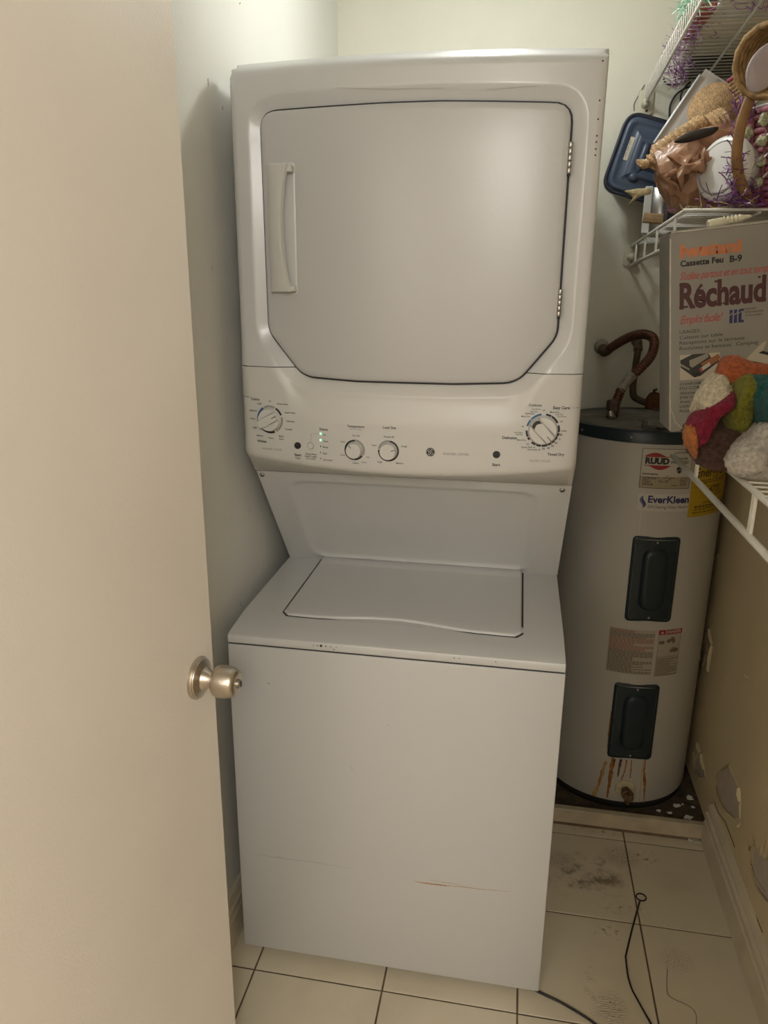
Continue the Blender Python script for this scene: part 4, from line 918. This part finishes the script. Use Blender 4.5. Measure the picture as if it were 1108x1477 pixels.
# ================================================================== FLEECE BLANKETS ON THE LOWER SHELF
def g_puff(pix, y, thick, rings=9, amp=.10, fr=22, seed=0.0, zmin=1.2525, fine=4, back=None):
    pts = [px(u, v, 1, y) for u, v in pix]; c = sum(pts, Vector())/len(pts)
    out = []; N = len(pts)
    for i in range(N):
        p0, p1, p2, p3 = pts[i-1], pts[i], pts[(i+1) % N], pts[(i+2) % N]
        for j in range(fine):
            t = j/fine; out.append(.5*((2*p1)+(p2-p0)*t+(2*p0-5*p1+4*p2-p3)*t*t+(3*p1-p0-3*p2+p3)*t**3))
    n = len(out); V = []; back = back if back else thick
    K = 2*rings
    for k in range(K+1):
        th = -math.pi/2+math.pi*k/K; s = max(math.cos(th), 0)**.75; d = math.sin(th); dd_ = d*(thick if d < 0 else back)
        for q in out:
            p_ = c+(q-c)*s; p_ = Vector((p_.x, y+dd_, p_.z))
            nz = noise.noise(p_*fr+Vector((seed, seed*.7, 0)))*amp*.06+(.25-abs(noise.noise(p_*fr*1.3-Vector((seed, 0, seed)))))*amp*.05+noise.noise(p_*fr*14)*amp*.012
            p_ = p_+(p_-c).normalized()*nz
            p_.z = max(p_.z, zmin); p_.x = min(p_.x, XR-.004); V.append(p_)
    Fc = [[k*n+i, k*n+(i+1) % n, (k+1)*n+(i+1) % n, (k+1)*n+i] for k in range(K) for i in range(n)]
    return V, Fc
def plush(name, col): return mat(name, col, .95, bump=1.0, bscale=420, var=.30, vscale=150, sheen=.10, spec=.1)
YT = -.17
bk = empty('fleece_blanket', (px(1050, 640, 1, YT).x, YT, 1.2525), 'bundled fleece blanket in orange, cream, crimson, olive and teal patches', 'blanket')
for nm, pix, dy, th, col, sd in (
    ('brown_fold', [(994, 618), (996, 645), (1006, 666), (1022, 681), (1045, 689), (1068, 687), (1086, 672), (1100, 640), (1090, 608), (1060, 596), (1025, 600)], .03, .055, (.095, .052, .038), 1),
    ('orange_fold', [(1027, 546), (1034, 529), (1047, 518), (1075, 520), (1103, 529), (1108, 548), (1090, 562), (1062, 566), (1045, 556)], .05, .040, (.43, .115, .045), 2),
    ('olive_fold', [(1056, 562), (1066, 549), (1082, 548), (1090, 570), (1084, 606), (1068, 628), (1050, 622), (1038, 604), (1046, 582)], .012, .048, (.20, .19, .022), 3),
    ('cream_fold', [(1002, 592), (1012, 570), (1022, 552), (1036, 539), (1052, 546), (1058, 572), (1046, 585), (1024, 590)], .020, .040, (.66, .58, .42), 4),
    ('crimson_fold', [(989, 622), (994, 603), (1012, 588), (1032, 574), (1050, 566), (1059, 577), (1042, 596), (1024, 617), (1010, 636), (998, 640)], .000, .040, (.23, .014, .035), 5),
    ('amber_fold', [(990, 618), (1000, 620), (1003, 640), (1003, 664), (995, 650), (990, 635)], -.012, .022, (.46, .16, .045), 6),
    ('teal_fold', [(1077, 570), (1084, 546), (1094, 538), (1112, 542), (1130, 560), (1126, 606), (1104, 622), (1088, 612), (1080, 594)], -.01, .048, (.022, .115, .105), 7),
    ('teal_flap', [(1096, 580), (1104, 562), (1120, 552), (1138, 565), (1135, 600), (1112, 610), (1098, 604)], -.045, .030, (.018, .10, .092), 8)):
    mk(nm, *g_puff(pix, YT+dy, th, rings=18, amp=.20, seed=sd*3.1, fine=10), plush(nm+'_plush', tuple(c_*.85 for c_ in col)), bk, True)
fz = tag(mk('fleece_cloth', *g_puff([(1044, 668), (1058, 652), (1078, 632), (1098, 611), (1122, 604), (1145, 625), (1150, 668), (1120, 690), (1080, 690), (1054, 684)], YT-.045, .05, rings=18, amp=.20, seed=31, fine=10), plush('pale_grey_plush', (.50, .46, .40)), None, True), 'pale grey fleece cloth lying in front of the patchwork blanket', 'cloth')

# ================================================================== THINGS ON THE MIDDLE SHELF
def mz(y): return 1.645+.028*(YB-.002-y)+.0060
# blue tote standing on its side, lid to the room
ta = R(16); te = Vector((math.cos(ta), 0, -math.sin(ta))); tn = Vector((math.sin(ta), 0, math.cos(ta)))
LYp = 1.03; LW, LH = .385, .205
tc_corner = px(867.5, 272, 1, LYp)   # lower left corner of the lid
low = (tc_corner+te*LW).z; tc_corner.z += max(0, mz(LYp)-low+.002)
TO = tc_corner
def TM(s, t, d): return TO+te*s+tn*t+Vector((0, -d, 0))
tote_m = mat('blue_plastic', (.055, .078, .125), .33, var=.10, vscale=12); navyp_m = mat('navy_plastic', (.012, .017, .035), .35)
tt = empty('storage_tote', tuple(TO+te*LW), 'blue plastic storage tote tipped on its side against the back wall', 'storage tote')
mk('tote_body', *g_plate(TM, .018, LW-.018, .018, LH-.018, .035, [(.012, -.155), (.004, -.150), (0, -.02), (0, -.004)], cap0=True), tote_m, tt, True)
lidr = [(0, -.022), (0, -.002), (.002, .0), (.007, 0), (.009, .004), (.014, .006), (.020, .006), (.024, .003), (.046, .004), (.050, .010), (.054, .0125), (.066, .0125), (.071, .009), (.076, -.008), (.080, -.010), (.11, -.010)]
lo = auto(mk('tote_lid', *g_plate(TM, 0, LW, 0, LH, .042, lidr, cap0=True, n=10), tote_m, tt), 60)
mk('lid_rim', *g_plate(TM, -.003, LW+.003, -.003, LH+.003, .045, [(.004, -.024), (0, -.022), (0, .0005), (.003, .003), (.0065, .001)], n=10), navyp_m, lo, True)
lo.data.polygons  # lid face
st = [TM(s, t, .0052) for s, t in ((.029, .085), (.041, .085), (.041, .145), (.029, .145))]
mk('paper_sticker', st, [[0, 1, 2, 3]], mat('sticker_cream', (.62, .58, .48), .7), lo)
for k in range(3): mk('sticker_line', [TM(s, t, .0057) for s, t in ((.031, .092+.016*k), (.033, .092+.016*k), (.033, .104+.016*k), (.031, .104+.016*k))], [[0, 1, 2, 3]], grey_m, lo)
mk('lid_bar', *g_tube([TM(.078, .055, .002), TM(.078, .075, .006), TM(.078, .13, .006), TM(.078, .145, .002)], [.009, .011, .011, .009], 12), tote_m, lo, True)
mk('lid_knuckle', *lump('', TM(.073, .050, .005), .015, .010, .014, None, 0, 1, 3), tote_m, lo, True)
# aluminium canister
cy = .93; cc = Vector((.913, cy, mz(cy)))
can = empty('metal_canister', tuple(cc), 'brushed aluminium canister in front of the blue tote', 'canister')
mk('canister_body', *g_lathe([(.042, 0), (.044, .003), (.044, .112), (.042, .115), (0, .115)], cc, n=40), mat('aluminium', (.60, .60, .60), .28, metal=1, bump=.1, bscale=300), can, True)
auto(can.children[0] if can.children else None, 40) if can.children else None
mk('white_strip', *g_box(cc.x-.050, cc.x-.030, cc.y-.036, cc.y-.028, cc.z+.001, cc.z+.118, .002, 1), plast_m, can)
wq = px(930, 314, 1, .86)
tag(mk('wooden_stick', *g_tube([px(928, 314, 1, .855), px(945, 315.5, 1, .85), px(963, 317, 1, .845)], [.013, .013, .012], 8, flat=(.35, 1)), mat('raw_wood', (.30, .19, .09), .7, var=.2, vscale=60)), 'short flat wooden stick lying across the aluminium canister', 'stick')
# black printed carton
kb_ = px(964, 300, 1, .74); kz_ = mz(.74)
ck = empty('black_carton', (kb_.x+.03, .78, kz_), 'small black carton with fine white print under the plastic bag', 'carton')
cb = mk('carton_body', *g_box(kb_.x, kb_.x+.065, .74, .80, kz_, kz_+.105, .0012, 1), mat('black_card', (.012, .013, .02), .4), ck)
KM = lambda s, z, d: Vector((s, .74-d, z))
kl = []
for r_ in range(6):
    x0 = kb_.x+.008+r_*.0068; z = kz_+.05
    while z < kz_+.085-(r_ % 3)*.006: L_ = random.uniform(.003, .006); kl.append(g_poly(KM, [(x0, z), (x0+.0018, z), (x0+.0018, z+L_), (x0, z+L_)], .0004)); z += L_+.0016
mk('carton_print', *join(*kl), lab_m, cb)['kind'] = 'stuff'

# tan plastic bag
bag_m = mat('tan_plastic_film', (.60, .35, .22), .30, var=.22, vscale=28, spec=.6)
def film(M_):
    nt = M_.node_tree; b_ = nt.nodes['Principled BSDF']; o_ = [n for n in nt.nodes if n.type == 'OUTPUT_MATERIAL'][0]
    tr_ = nd(nt, 'ShaderNodeBsdfTranslucent'); tr_.inputs[0].default_value = (.55, .30, .17, 1); mx_ = nd(nt, 'ShaderNodeMixShader'); mx_.inputs[0].default_value = .35
    nt.links.new(b_.outputs[0], mx_.inputs[1]); nt.links.new(tr_.outputs[0], mx_.inputs[2]); nt.links.new(mx_.outputs[0], o_.inputs[0])
film(bag_m)
def wrinkle(M_, sc_, dist):
    nt = M_.node_tree; b_ = nt.nodes['Principled BSDF']; g_ = nd(nt, 'ShaderNodeNewGeometry'); n_ = nd(nt, 'ShaderNodeTexNoise', noise_type='RIDGED_MULTIFRACTAL'); n_.inputs['Scale'].default_value = sc_; n_.inputs['Detail'].default_value = 3; n_.inputs['Distortion'].default_value = .8
    nt.links.new(g_.outputs['Position'], n_.inputs['Vector']); bp = nd(nt, 'ShaderNodeBump'); bp.inputs['Strength'].default_value = .9; bp.inputs['Distance'].default_value = dist
    nt.links.new(n_.outputs[0], bp.inputs['Height']); nt.links.new(bp.outputs[0], b_.inputs['Normal'])
wrinkle(bag_m, 14, .03)
def crumple(c, rx, ry, rz, seed, sub=6, nf=60, lo=.74, zfloor=None):
    rnd = random.Random(seed); pl = []
    for _ in range(nf):
        n_ = Vector((rnd.gauss(0, 1), rnd.gauss(0, 1), rnd.gauss(0, 1))).normalized(); pl.append((n_, rnd.uniform(lo, 1.0)))
    bm = bmesh.new(); bmesh.ops.create_icosphere(bm, subdivisions=sub, radius=1); S = Vector((seed, 2*seed, -seed))
    for v in bm.verts:
        d = Vector(v.co); k = min(1.12, min(h/max(d.dot(n_), 1e-3) for n_, h in pl))
        k += .07*noise.noise(d*2.0+S)+.035*(.3-abs(noise.noise(d*4.2-S)))+.018*(.3-abs(noise.noise(d*9-S)))
        sx_ = 1-.42*max(0, -d.z) if (d.x < 0 and zfloor is not None) else 1
        p_ = Vector((d.x*rx*sx_, d.y*ry, d.z*rz))*k+Vector(c)
        if zfloor is not None: p_.z = max(p_.z, zfloor+.0005)
        v.co = p_
    bm.verts.index_update(); r_ = [v.co.copy() for v in bm.verts], [[v.index for v in f.verts] for f in bm.faces]; bm.free(); return r_
bgc = px(1003, 254, 1, .60)
bg = empty('plastic_bag', (bgc.x, .57, mz(.57)), 'crumpled tan plastic bag beside the white tub', 'plastic bag')
auto(mk('bag_body', *crumple(bgc, .118, .090, .105, 3, nf=34, lo=.70, zfloor=mz(.60)), bag_m, bg), 14)
mk('bag_neck', *crumple(px(1040, 200, 1, .55), .060, .035, .034, 5, sub=5, nf=40), bag_m, bg, True)
for pix, dy in ((((962, 250), (982, 262), (1000, 246), (985, 236), (972, 232), (1002, 225)), -.10), (((1000, 240), (1010, 222), (1018, 216), (1026, 232), (1012, 250)), -.11)):
    mk('bag_knot', *g_puff(pix, .57+dy, .016, rings=5, amp=.5, fr=60, seed=dy*40, zmin=1.6), bag_m, bg, True)
# straw hat
straw = mat('straw', (.62, .40, .20), .75, bump=.9, bscale=230, var=.25, vscale=70)
def weave(M_):
    nt = M_.node_tree; b_ = nt.nodes['Principled BSDF']; g_ = nd(nt, 'ShaderNodeNewGeometry'); vo = nd(nt, 'ShaderNodeTexVoronoi'); vo.inputs['Scale'].default_value = 260
    nt.links.new(g_.outputs['Position'], vo.inputs['Vector']); mr_ = nd(nt, 'ShaderNodeMapRange'); mr_.inputs[1].default_value = .1; mr_.inputs[2].default_value = .6; mr_.inputs[3].default_value = 1.1; mr_.inputs[4].default_value = .60
    nt.links.new(vo.outputs['Distance'], mr_.inputs[0]); old = b_.inputs['Base Color'].links[0].from_socket; mx_ = nd(nt, 'ShaderNodeMix', data_type='RGBA', blend_type='MULTIPLY'); mx_.inputs[0].default_value = 1
    nt.links.new(old, mx_.inputs[6]); nt.links.new(mr_.outputs[0], mx_.inputs[7]); nt.links.new(mx_.outputs[2], b_.inputs['Base Color'])
weave(straw)
hc_ = px(1030, 160, 1, .72); hax = Vector((-.25, -.85, .35))
hat = empty('straw_hat', (hc_.x, .66, mz(.66)), 'folded woven straw hat leaning behind the plastic bag', 'hat')
prof = []
for k in range(29):
    t = k/28; a = t*1.45; prof.append((.056*math.sin(a)*(1+.030*(k % 2))+.0008, .045*math.cos(a)+.0034*(k % 2)))
mk('hat_crown', *g_lathe(prof, hc_, hax, 40, 1.0, 1.05), straw, hat, True)
mk('hat_band', *corrug([px(938, 240, 1, .60), px(952, 222, 1, .59), px(970, 206, 1, .585), px(992, 192, 1, .585), px(1015, 178, 1, .60)], .020, .011), straw, hat, True)
mk('hat_brim', *corrug([px(962, 238, 1, .62), px(985, 215, 1, .62), px(1010, 196, 1, .62), px(1045, 178, 1, .63)], .032, .010), straw, hat, True)
mk('hat_opening', *g_puff([(972, 205), (988, 193), (1010, 186), (1036, 183), (1030, 193), (1012, 200), (990, 206)], .518, .010, rings=4, amp=.0, zmin=1.6), mat('opening_shade', (.035, .028, .022), .9), hat, True)  # solid dark shape standing in for the shade inside the hat
for (a_, b_, c_) in (((941, 236), (932, 238), (918, 231)), ((940, 236), (928, 240), (920, 236))):
    mk('loose_strand', *g_tube([px(*a_, 1, .58), px(*b_, 1, .57), px(*c_, 1, .57)], [.006, .008, .003], 6, flat=(.4, 1)), straw, hat, True)
mk('ribbon_tail', *g_puff([(902, 276), (920, 274), (938, 272), (939, 280), (922, 284), (905, 297), (912, 284)], .60, .004, rings=3, amp=.1, zmin=1.6), mat('raffia', (.56, .46, .26), .8, bump=.9, bscale=300, var=.2, vscale=120), hat, True)
mk('ribbon_tail', *g_puff([(918, 232), (928, 230), (940, 231), (938, 239), (928, 242), (919, 240)], .60, .005, rings=3, amp=.1, zmin=1.6), MATS['raffia'], hat, True)
# printed card package
cardq = [px(1018, 99, 1, .80), px(1081, 139, 1, .80), px(1022, 250, 1, .74), px(944, 207, 1, .74)]
nrm = (cardq[1]-cardq[0]).cross(cardq[3]-cardq[0]).normalized(); nrm = nrm if nrm.y < 0 else -nrm
pk = empty('printed_package', tuple((cardq[2]+cardq[3])/2), 'pale grey printed package standing behind the straw hat', 'package')
mk('package_card', cardq+[q+nrm*-.008 for q in cardq], [[0, 1, 2, 3], [4, 5, 6, 7], [0, 1, 5, 4], [1, 2, 6, 5], [2, 3, 7, 6], [3, 0, 4, 7]], mat('pale_card', (.58, .55, .52), .5), pk)
def KQ(s, t, d): a = cardq[0].lerp(cardq[1], s); b = cardq[3].lerp(cardq[2], s); return a.lerp(b, t)+nrm*d
kk = []
for (sa, sb, ta_, tb) in ((.30, .48, .02, .22), (.58, .80, .04, .26)):
    for k in range(9):
        s = sa+(sb-sa)*k/8; t = ta_
        while t < tb: L_ = random.uniform(.015, .04); kk.append(([KQ(s, t, .0005), KQ(s+.011, t, .0005), KQ(s+.011, min(t+L_, tb), .0005), KQ(s, min(t+L_, tb), .0005)], [[0, 1, 2, 3]])); t += L_+.008
for s, t0, t1 in ((.85, .12, .36), (.93, .10, .40)):
    t = t0
    while t < t1: kk.append(([KQ(s, t, .0005), KQ(s+.03, t, .0005), KQ(s+.03, t+.016, .0005), KQ(s, t+.016, .0005)], [[0, 1, 2, 3]])); t += .028
mk('package_print', *join(*kk), grey_m, pk)['kind'] = 'stuff'
mk('plastic_edge', *g_tube([KQ(-.02, .10, .002), KQ(-.02, .55, .002), KQ(-.01, 1.0, .002)], .005, 6, flat=(1, .5)), mat('clear_film', (.72, .73, .76), .2), pk, True)
# white tub on its side
tq = px(1054, 246, 1, .455); tax = Vector((-.78, -.62, .06)).normalized(); tq.z = max(tq.z, mz(.49)+.062)
tb_ = empty('plastic_tub', (tq.x, .49, mz(.49)), 'white plastic tub lying on its side next to the pink basket', 'tub')
mk('tub_body', *g_lathe([(.050, -.038), (.056, -.036), (.058, 0), (.060, .012)], tq, tax, 40), plast_m, tb_, True)
tl = auto(mk('tub_lid', *g_lathe([(.0595, .010), (.0625, .012), (.0625, .026), (.058, .032), (.052, .033), (.0505, .0315), (.049, .033), (.047, .036), (.02, .0385), (0, .039)], tq, tax, 44), mat('white_lid', (.78, .77, .75), .3), tb_), 50)
mk('lid_groove', *g_lathe([(.0515, .0325), (.0508, .0335), (.0490, .0335), (.0485, .0325)], tq, tax, 44), grey_m, tl)
# pink woven basket
bc = Vector((1.078, .470, mz(.470)))
pb_ = empty('woven_basket', tuple(bc), 'pink woven gift basket with bent wooden handle at the wall', 'basket')
pink = mat('pink_reed', (.36, .115, .15), .55, var=.25, vscale=50); rose = mat('rose_reed', (.33, .06, .09), .6, var=.2, vscale=60)
BR = lambda t: .070+.014*t
BHh = .17
for k in range(15):
    t = k/14; z = bc.z+.012+BHh*t; r_ = BR(t); n = 40
    pts = [Vector((bc.x+math.cos(6.2832*i/n)*(r_+.003*math.sin(i*math.pi/2+k*math.pi)), bc.y+math.sin(6.2832*i/n)*(r_+.003*math.sin(i*math.pi/2+k*math.pi)), z)) for i in range(n)]
    mk('reed_row', *g_tube(pts, .0062, 6, closed=True), pink if k > 1 else rose, pb_, True)
for i in range(16):
    a = 6.2832*i/16; mk('stake', *g_tube([Vector((bc.x+math.cos(a)*(BR(t)+.006), bc.y+math.sin(a)*(BR(t)+.006), bc.z+.004+(BHh+.01)*t)) for t in (0, .5, 1)], .0032, 6), mat('dark_pink_stake', (.20, .07, .085), .6), pb_, True)
for k in range(3):
    n = 32; zz = bc.z+BHh+.014+.013*k; pts = [Vector((bc.x+math.cos(6.2832*i/n)*(BR(1)-.004*k), bc.y+math.sin(6.2832*i/n)*(BR(1)-.004*k), zz+.006*math.sin(6.2832*i/n+k))) for i in range(n)]
    mk('white_rim_hoop', *g_tube(pts, .0036, 6, closed=True), plast_m, pb_, True)
mk('basket_base', *g_lathe([(.070, 0), (.076, .004), (.074, .012), (0, .012)], bc, n=32), rose, pb_, True)
bead = mat('pale_green_beads', (.46, .47, .30), .5, bump=1, bscale=200, var=.35, vscale=150)
for i, a in enumerate((R(200), R(222), R(244), R(266))):
    for k in range(4):
        p_ = Vector((bc.x+math.cos(a)*(BR(.2+.22*k)+.012), bc.y+math.sin(a)*(BR(.2+.22*k)+.012), bc.z+.03+.038*k+(i % 2)*.018))
        mk('flower_bead', *lump('', p_, .011, .010, .011, None, .55, 30, 2, i+k*2.3), bead, pb_)
        if k < 3: mk('silver_tie', *g_tube([p_+Vector((.006, -.004, .008)), p_+Vector((.016, -.008, .020))], .0022, 5), plast_m, pb_)
wood = mat('bent_wood', (.30, .155, .06), .5, bump=.4, bscale=60, var=.25, vscale=30)
hp = [px(1128, 70, 1, .36), px(1110, 98, 1, .36), px(1092, 124, 1, .36), px(1077, 155, 1, .365), px(1067, 190, 1, .37), px(1063, 225, 1, .375), px(1067, 258, 1, .385), px(1078, 283, 1, .40), px(1088, 293, 1, .412)]
mk('basket_handle', *g_tube(spline(hp, 6), [.0105]*(6*8+1), 10, flat=(.5, 1)), wood, pb_, True)
# wicker basket and oval dish above
wk = px(1124, 84, 1, .36)
wkr = mat('wicker', (.36, .22, .09), .65, bump=.8, bscale=150, var=.35, vscale=90)
wx = empty('wicker_basket', tuple(wk), 'brown coiled wicker basket stacked on the pink basket', 'basket')
wax = Vector((-.55, -.72, -.25))
for k in range(9):
    t = k/8; n = 30; e1, e2, a_ = basis(wax); r_ = .036+.022*t
    pts = [wk+e1*math.cos(6.2832*i/n)*(r_+.0015*(i % 2))+e2*math.sin(6.2832*i/n)*(r_+.0015*(i % 2))+a_*(-.03+.010*k) for i in range(n)]
    pts = [Vector((min(q.x, XR-.008), q.y, q.z)) for q in pts]
    mk('wicker_coil', *g_tube(pts, .0062, 6, closed=True), wkr, wx, True)
mk('wicker_base', *g_lathe([(.036, -.034), (.036, -.028), (0, -.028)], wk, wax, 24), wkr, wx)
dq = px(1106, 98, 1, .31)
od = tag(mk('oval_dish', *g_puff([(1076, 112), (1079, 94), (1090, 76), (1106, 63), (1124, 58), (1140, 70), (1134, 98), (1112, 122), (1094, 133), (1080, 130)], .27, .006, rings=6, amp=0, zmin=1.6, back=.02), mat('mauve_grey_plastic', (.40, .34, .36), .4), None, True), 'shallow grey-mauve oval dish leaning on the wicker basket', 'dish')
fan = px(1068, 122, 1, .50)
wf_ = empty('wicker_mat', tuple(fan), 'small straw mat with a red edge behind the oval dish', 'mat')
for k in range(7):
    a_, b_ = (1050+k*2, 118+k*5), (1078+k*1.5, 104+k*5.5)
    mk('straw_row', *g_tube([px(*a_, 1, .50), px((a_[0]+b_[0])/2, (a_[1]+b_[1])/2-3, 1, .49), px(*b_, 1, .49)], .0048, 6), rose if k == 0 else straw, wf_, True)

# purple plastic grass
def grass(name, cs, n, m_, L_, label, floor=None, wd=.0012):
    V, Fc = [], []
    for _ in range(n):
        c, rx, ry, rz = random.choice(cs); p_ = Vector((c.x+random.gauss(0, rx), c.y+random.gauss(0, ry), c.z+random.gauss(0, rz)))
        d = Vector((random.gauss(0, 1), random.gauss(0, .6), random.gauss(0, .8))).normalized(); kx = Vector((random.gauss(0, 1), random.gauss(0, 1), random.gauss(0, 1))); s = Vector((random.gauss(0, 1), random.gauss(0, 1), random.gauss(0, 1))).normalized()*wd
        L = random.uniform(.5, 1)*L_; b0 = len(V)
        for k in range(7):
            q = p_+d*(L*k/6); d = (d+kx*.22).normalized()
            if floor is not None: q.z = max(q.z, floor(q.y)+.001)
            q.x = min(q.x, XR-.003)
            V += [q-s, q+s]
        Fc += [[b0+2*k, b0+2*k+1, b0+2*k+3, b0+2*k+2] for k in range(6)]
    o = mk(name, V, Fc, m_); o['kind'] = 'stuff'; return tag(o, label, 'plastic grass')
purp = mat('purple_film', (.22, .07, .26), .25, var=.4, vscale=90, spec=.7)
grass('plastic_grass', [(px(1050, 290, 1, .44), .035, .02, .010), (px(1065, 270, 1, .41), .014, .012, .03), (px(1062, 245, 1, .39), .004, .006, .03), (px(1072, 155, 1, .44), .007, .012, .018), (px(1078, 290, 1, .40), .02, .015, .010)], 420, purp, .034, 'shredded purple plastic grass spilling around the white tub and pink basket', mz)
grass('straw_shreds', [(px(1008, 306, 1, .42), .025, .01, .004), (px(1072, 303, 1, .41), .02, .01, .004)], 26, MATS['raffia'], .05, 'pale raffia shreds caught on the shelf end above the cardboard box', mz)

# ================================================================== THINGS ON THE UPPER SHELF
def uz(y): return 2.082+.040*(YB-.002-y)+.0065
zz = uz(.62)
wpk = mat('white_paper', (.74, .72, .66), .7, bump=.4, bscale=30); 
def slab(name, x0, x1, y0, y1, h, m_, label, cat, bev=.004):
    z0 = uz((y0+y1)/2); V, Fc = g_box(x0, x1, y0, y1, 0, h, bev, 2)
    return tag(auto(mk(name, [Vector((v.x, v.y, v.z+uz(v.y))) for v in V], Fc, m_), 40), label, cat)
slab('paper_packet', .945, 1.150, .48, .74, .035, wpk, 'white paper packet lying on the upper wire shelf', 'packet')
slab('paper_packet', .930, 1.130, .76, .98, .030, mat('cream_paper', (.68, .63, .50), .7, bump=.4, bscale=30), 'cream paper packet lying on the upper wire shelf beside a black tray', 'packet')
slab('black_tray', .960, 1.160, .99, 1.18, .05, mat('black_plastic', (.02, .02, .022), .4), 'black plastic tray at the back of the upper wire shelf', 'tray')
slab('red_packet', .905, .943, .66, .86, .028, mat('red_paper', (.42, .09, .06), .6, var=.3, vscale=60), 'small red packet by the front rail of the upper wire shelf', 'packet')
slab('blue_card', .905, .943, .52, .63, .012, mat('navy_card', (.03, .03, .12), .5), 'small navy card by the front rail of the upper wire shelf', 'card', .002)
grass('plastic_grass', [(Vector((.930, .84, uz(.84)+.002)), .016, .08, .002), (Vector((1.06, .58, uz(.58)+.000)), .05, .06, .001), (Vector((.905, .90, uz(.9)+.006)), .006, .07, .006), (Vector((.93, .98, uz(.98)-.03)), .008, .03, .014)], 420, mat('lilac_film', (.34, .16, .36), .25, var=.35, vscale=90, spec=.7), .034, 'lilac plastic grass hanging through the upper wire shelf')
grass('green_netting', [(Vector((.885, .62, uz(.62)+.010)), .006, .06, .016), (Vector((.895, .50, uz(.5)+.010)), .010, .06, .016)], 220, mat('mint_film', (.25, .55, .38), .3, spec=.7), .045, 'mint green plastic strands along the front of the upper wire shelf')

# cords on the back wall under the upper shelf
def cord(name, pix, y, r_, label):
    return tag(mk(name, *g_tube(spline([px(u, v, 1, y) for u, v in pix], 8), r_, 8), mat('black_cord', (.02, .02, .022), .5), None, True), label, 'cord')
cord('extension_cord', [(957, 113), (962, 121), (975, 122), (990, 116), (1010, 112)], YB-.006, .0024, 'black cord sagging along the back wall just under the upper shelf')
cord('extension_cord', [(966, 170), (967, 152), (976, 136), (992, 126), (1014, 122)], YB-.010, .0028, 'black cord curving down the back wall towards the blue tote')
cord('extension_cord', [(986, 172), (982, 150), (984, 132), (996, 118)], YB-.016, .0028, 'black cord hanging nearly straight behind the printed package')
cord('thin_wire', [(930, 122), (921, 138), (915, 150), (915, 160)], YB-.003, .0010, 'thin dark wire beside the upper shelf bracket')

# ================================================================== THINGS ON THE FLOOR
P0 = lambda u, v, z=.0022: px(u, v, 2, z)
c = P0(925, 1294); ring_ = [c+Vector((math.cos(R(a))*.0125, math.sin(R(a))*.0125, 0)) for a in range(-80, 281, 24)]
rod_ = spline([P0(923, 1300), P0(912, 1340), P0(902.5, 1380)], 6)+spline([P0(902.8, 1382), P0(906, 1408), P0(911, 1425)], 5)+spline([P0(913, 1430), P0(927, 1455), P0(941, 1480), P0(965, 1525)], 6)
iron = mat('dark_iron_wire', (.035, .03, .026), .5, metal=.6)
hk = empty('wire_hook', (c.x, c.y, 0), 'bent dark wire rod with a ring end lying on the floor tiles', 'wire hook')
mk('ring_end', *g_tube(ring_, .0017, 6), iron, hk, True); mk('shaft', *g_tube(rod_, .0021, 6), iron, hk, True)
tag(mk('power_cable', *g_tube(spline([P0(745, 1412, .0032), P0(778, 1431, .0032), P0(815, 1449, .0032), P0(860, 1478, .0032), P0(890, 1510, .0032)], 6), .0028, 8), MATS['black_cord'], None, True), 'thin black cable running out from under the washer', 'cable')
q = px(993, 1211, 2, .004); e = px(1011, 1217, 2, .004)
tag(auto(mk('plastic_anchor', *g_lathe([(.0045, 0), (.0045, .006), (.0028, .008), (.0036, .012), (.0028, .016), (.0036, .020), (.0024, .026), (.0010, (e-q).length)], q, e-q, 10), plast_m), 45), 'tiny white plastic screw anchor on the tiles by the curb', 'screw anchor')
q = px(1003, 1212, 2, .005)
tag(mk('torn_scrap', *lump('', (q.x, q.y, .006), .012, .008, .006, None, .9, 30, 2, 2), mat('grey_scrap', (.42, .38, .30), .8)), 'crumpled pale scrap on the tiles beside the white anchor', 'scrap')
tag(mk('hair_strand', *g_tube(spline([P0(963, 1398, .0009), P0(962, 1420, .0009), P0(966, 1437, .0009), P0(990, 1449, .0009), P0(1003, 1460, .0009), P0(1005, 1478, .0009)], 6), .0005, 4), iron), 'fine dark strand lying on the tile beside the wire hook', 'strand')
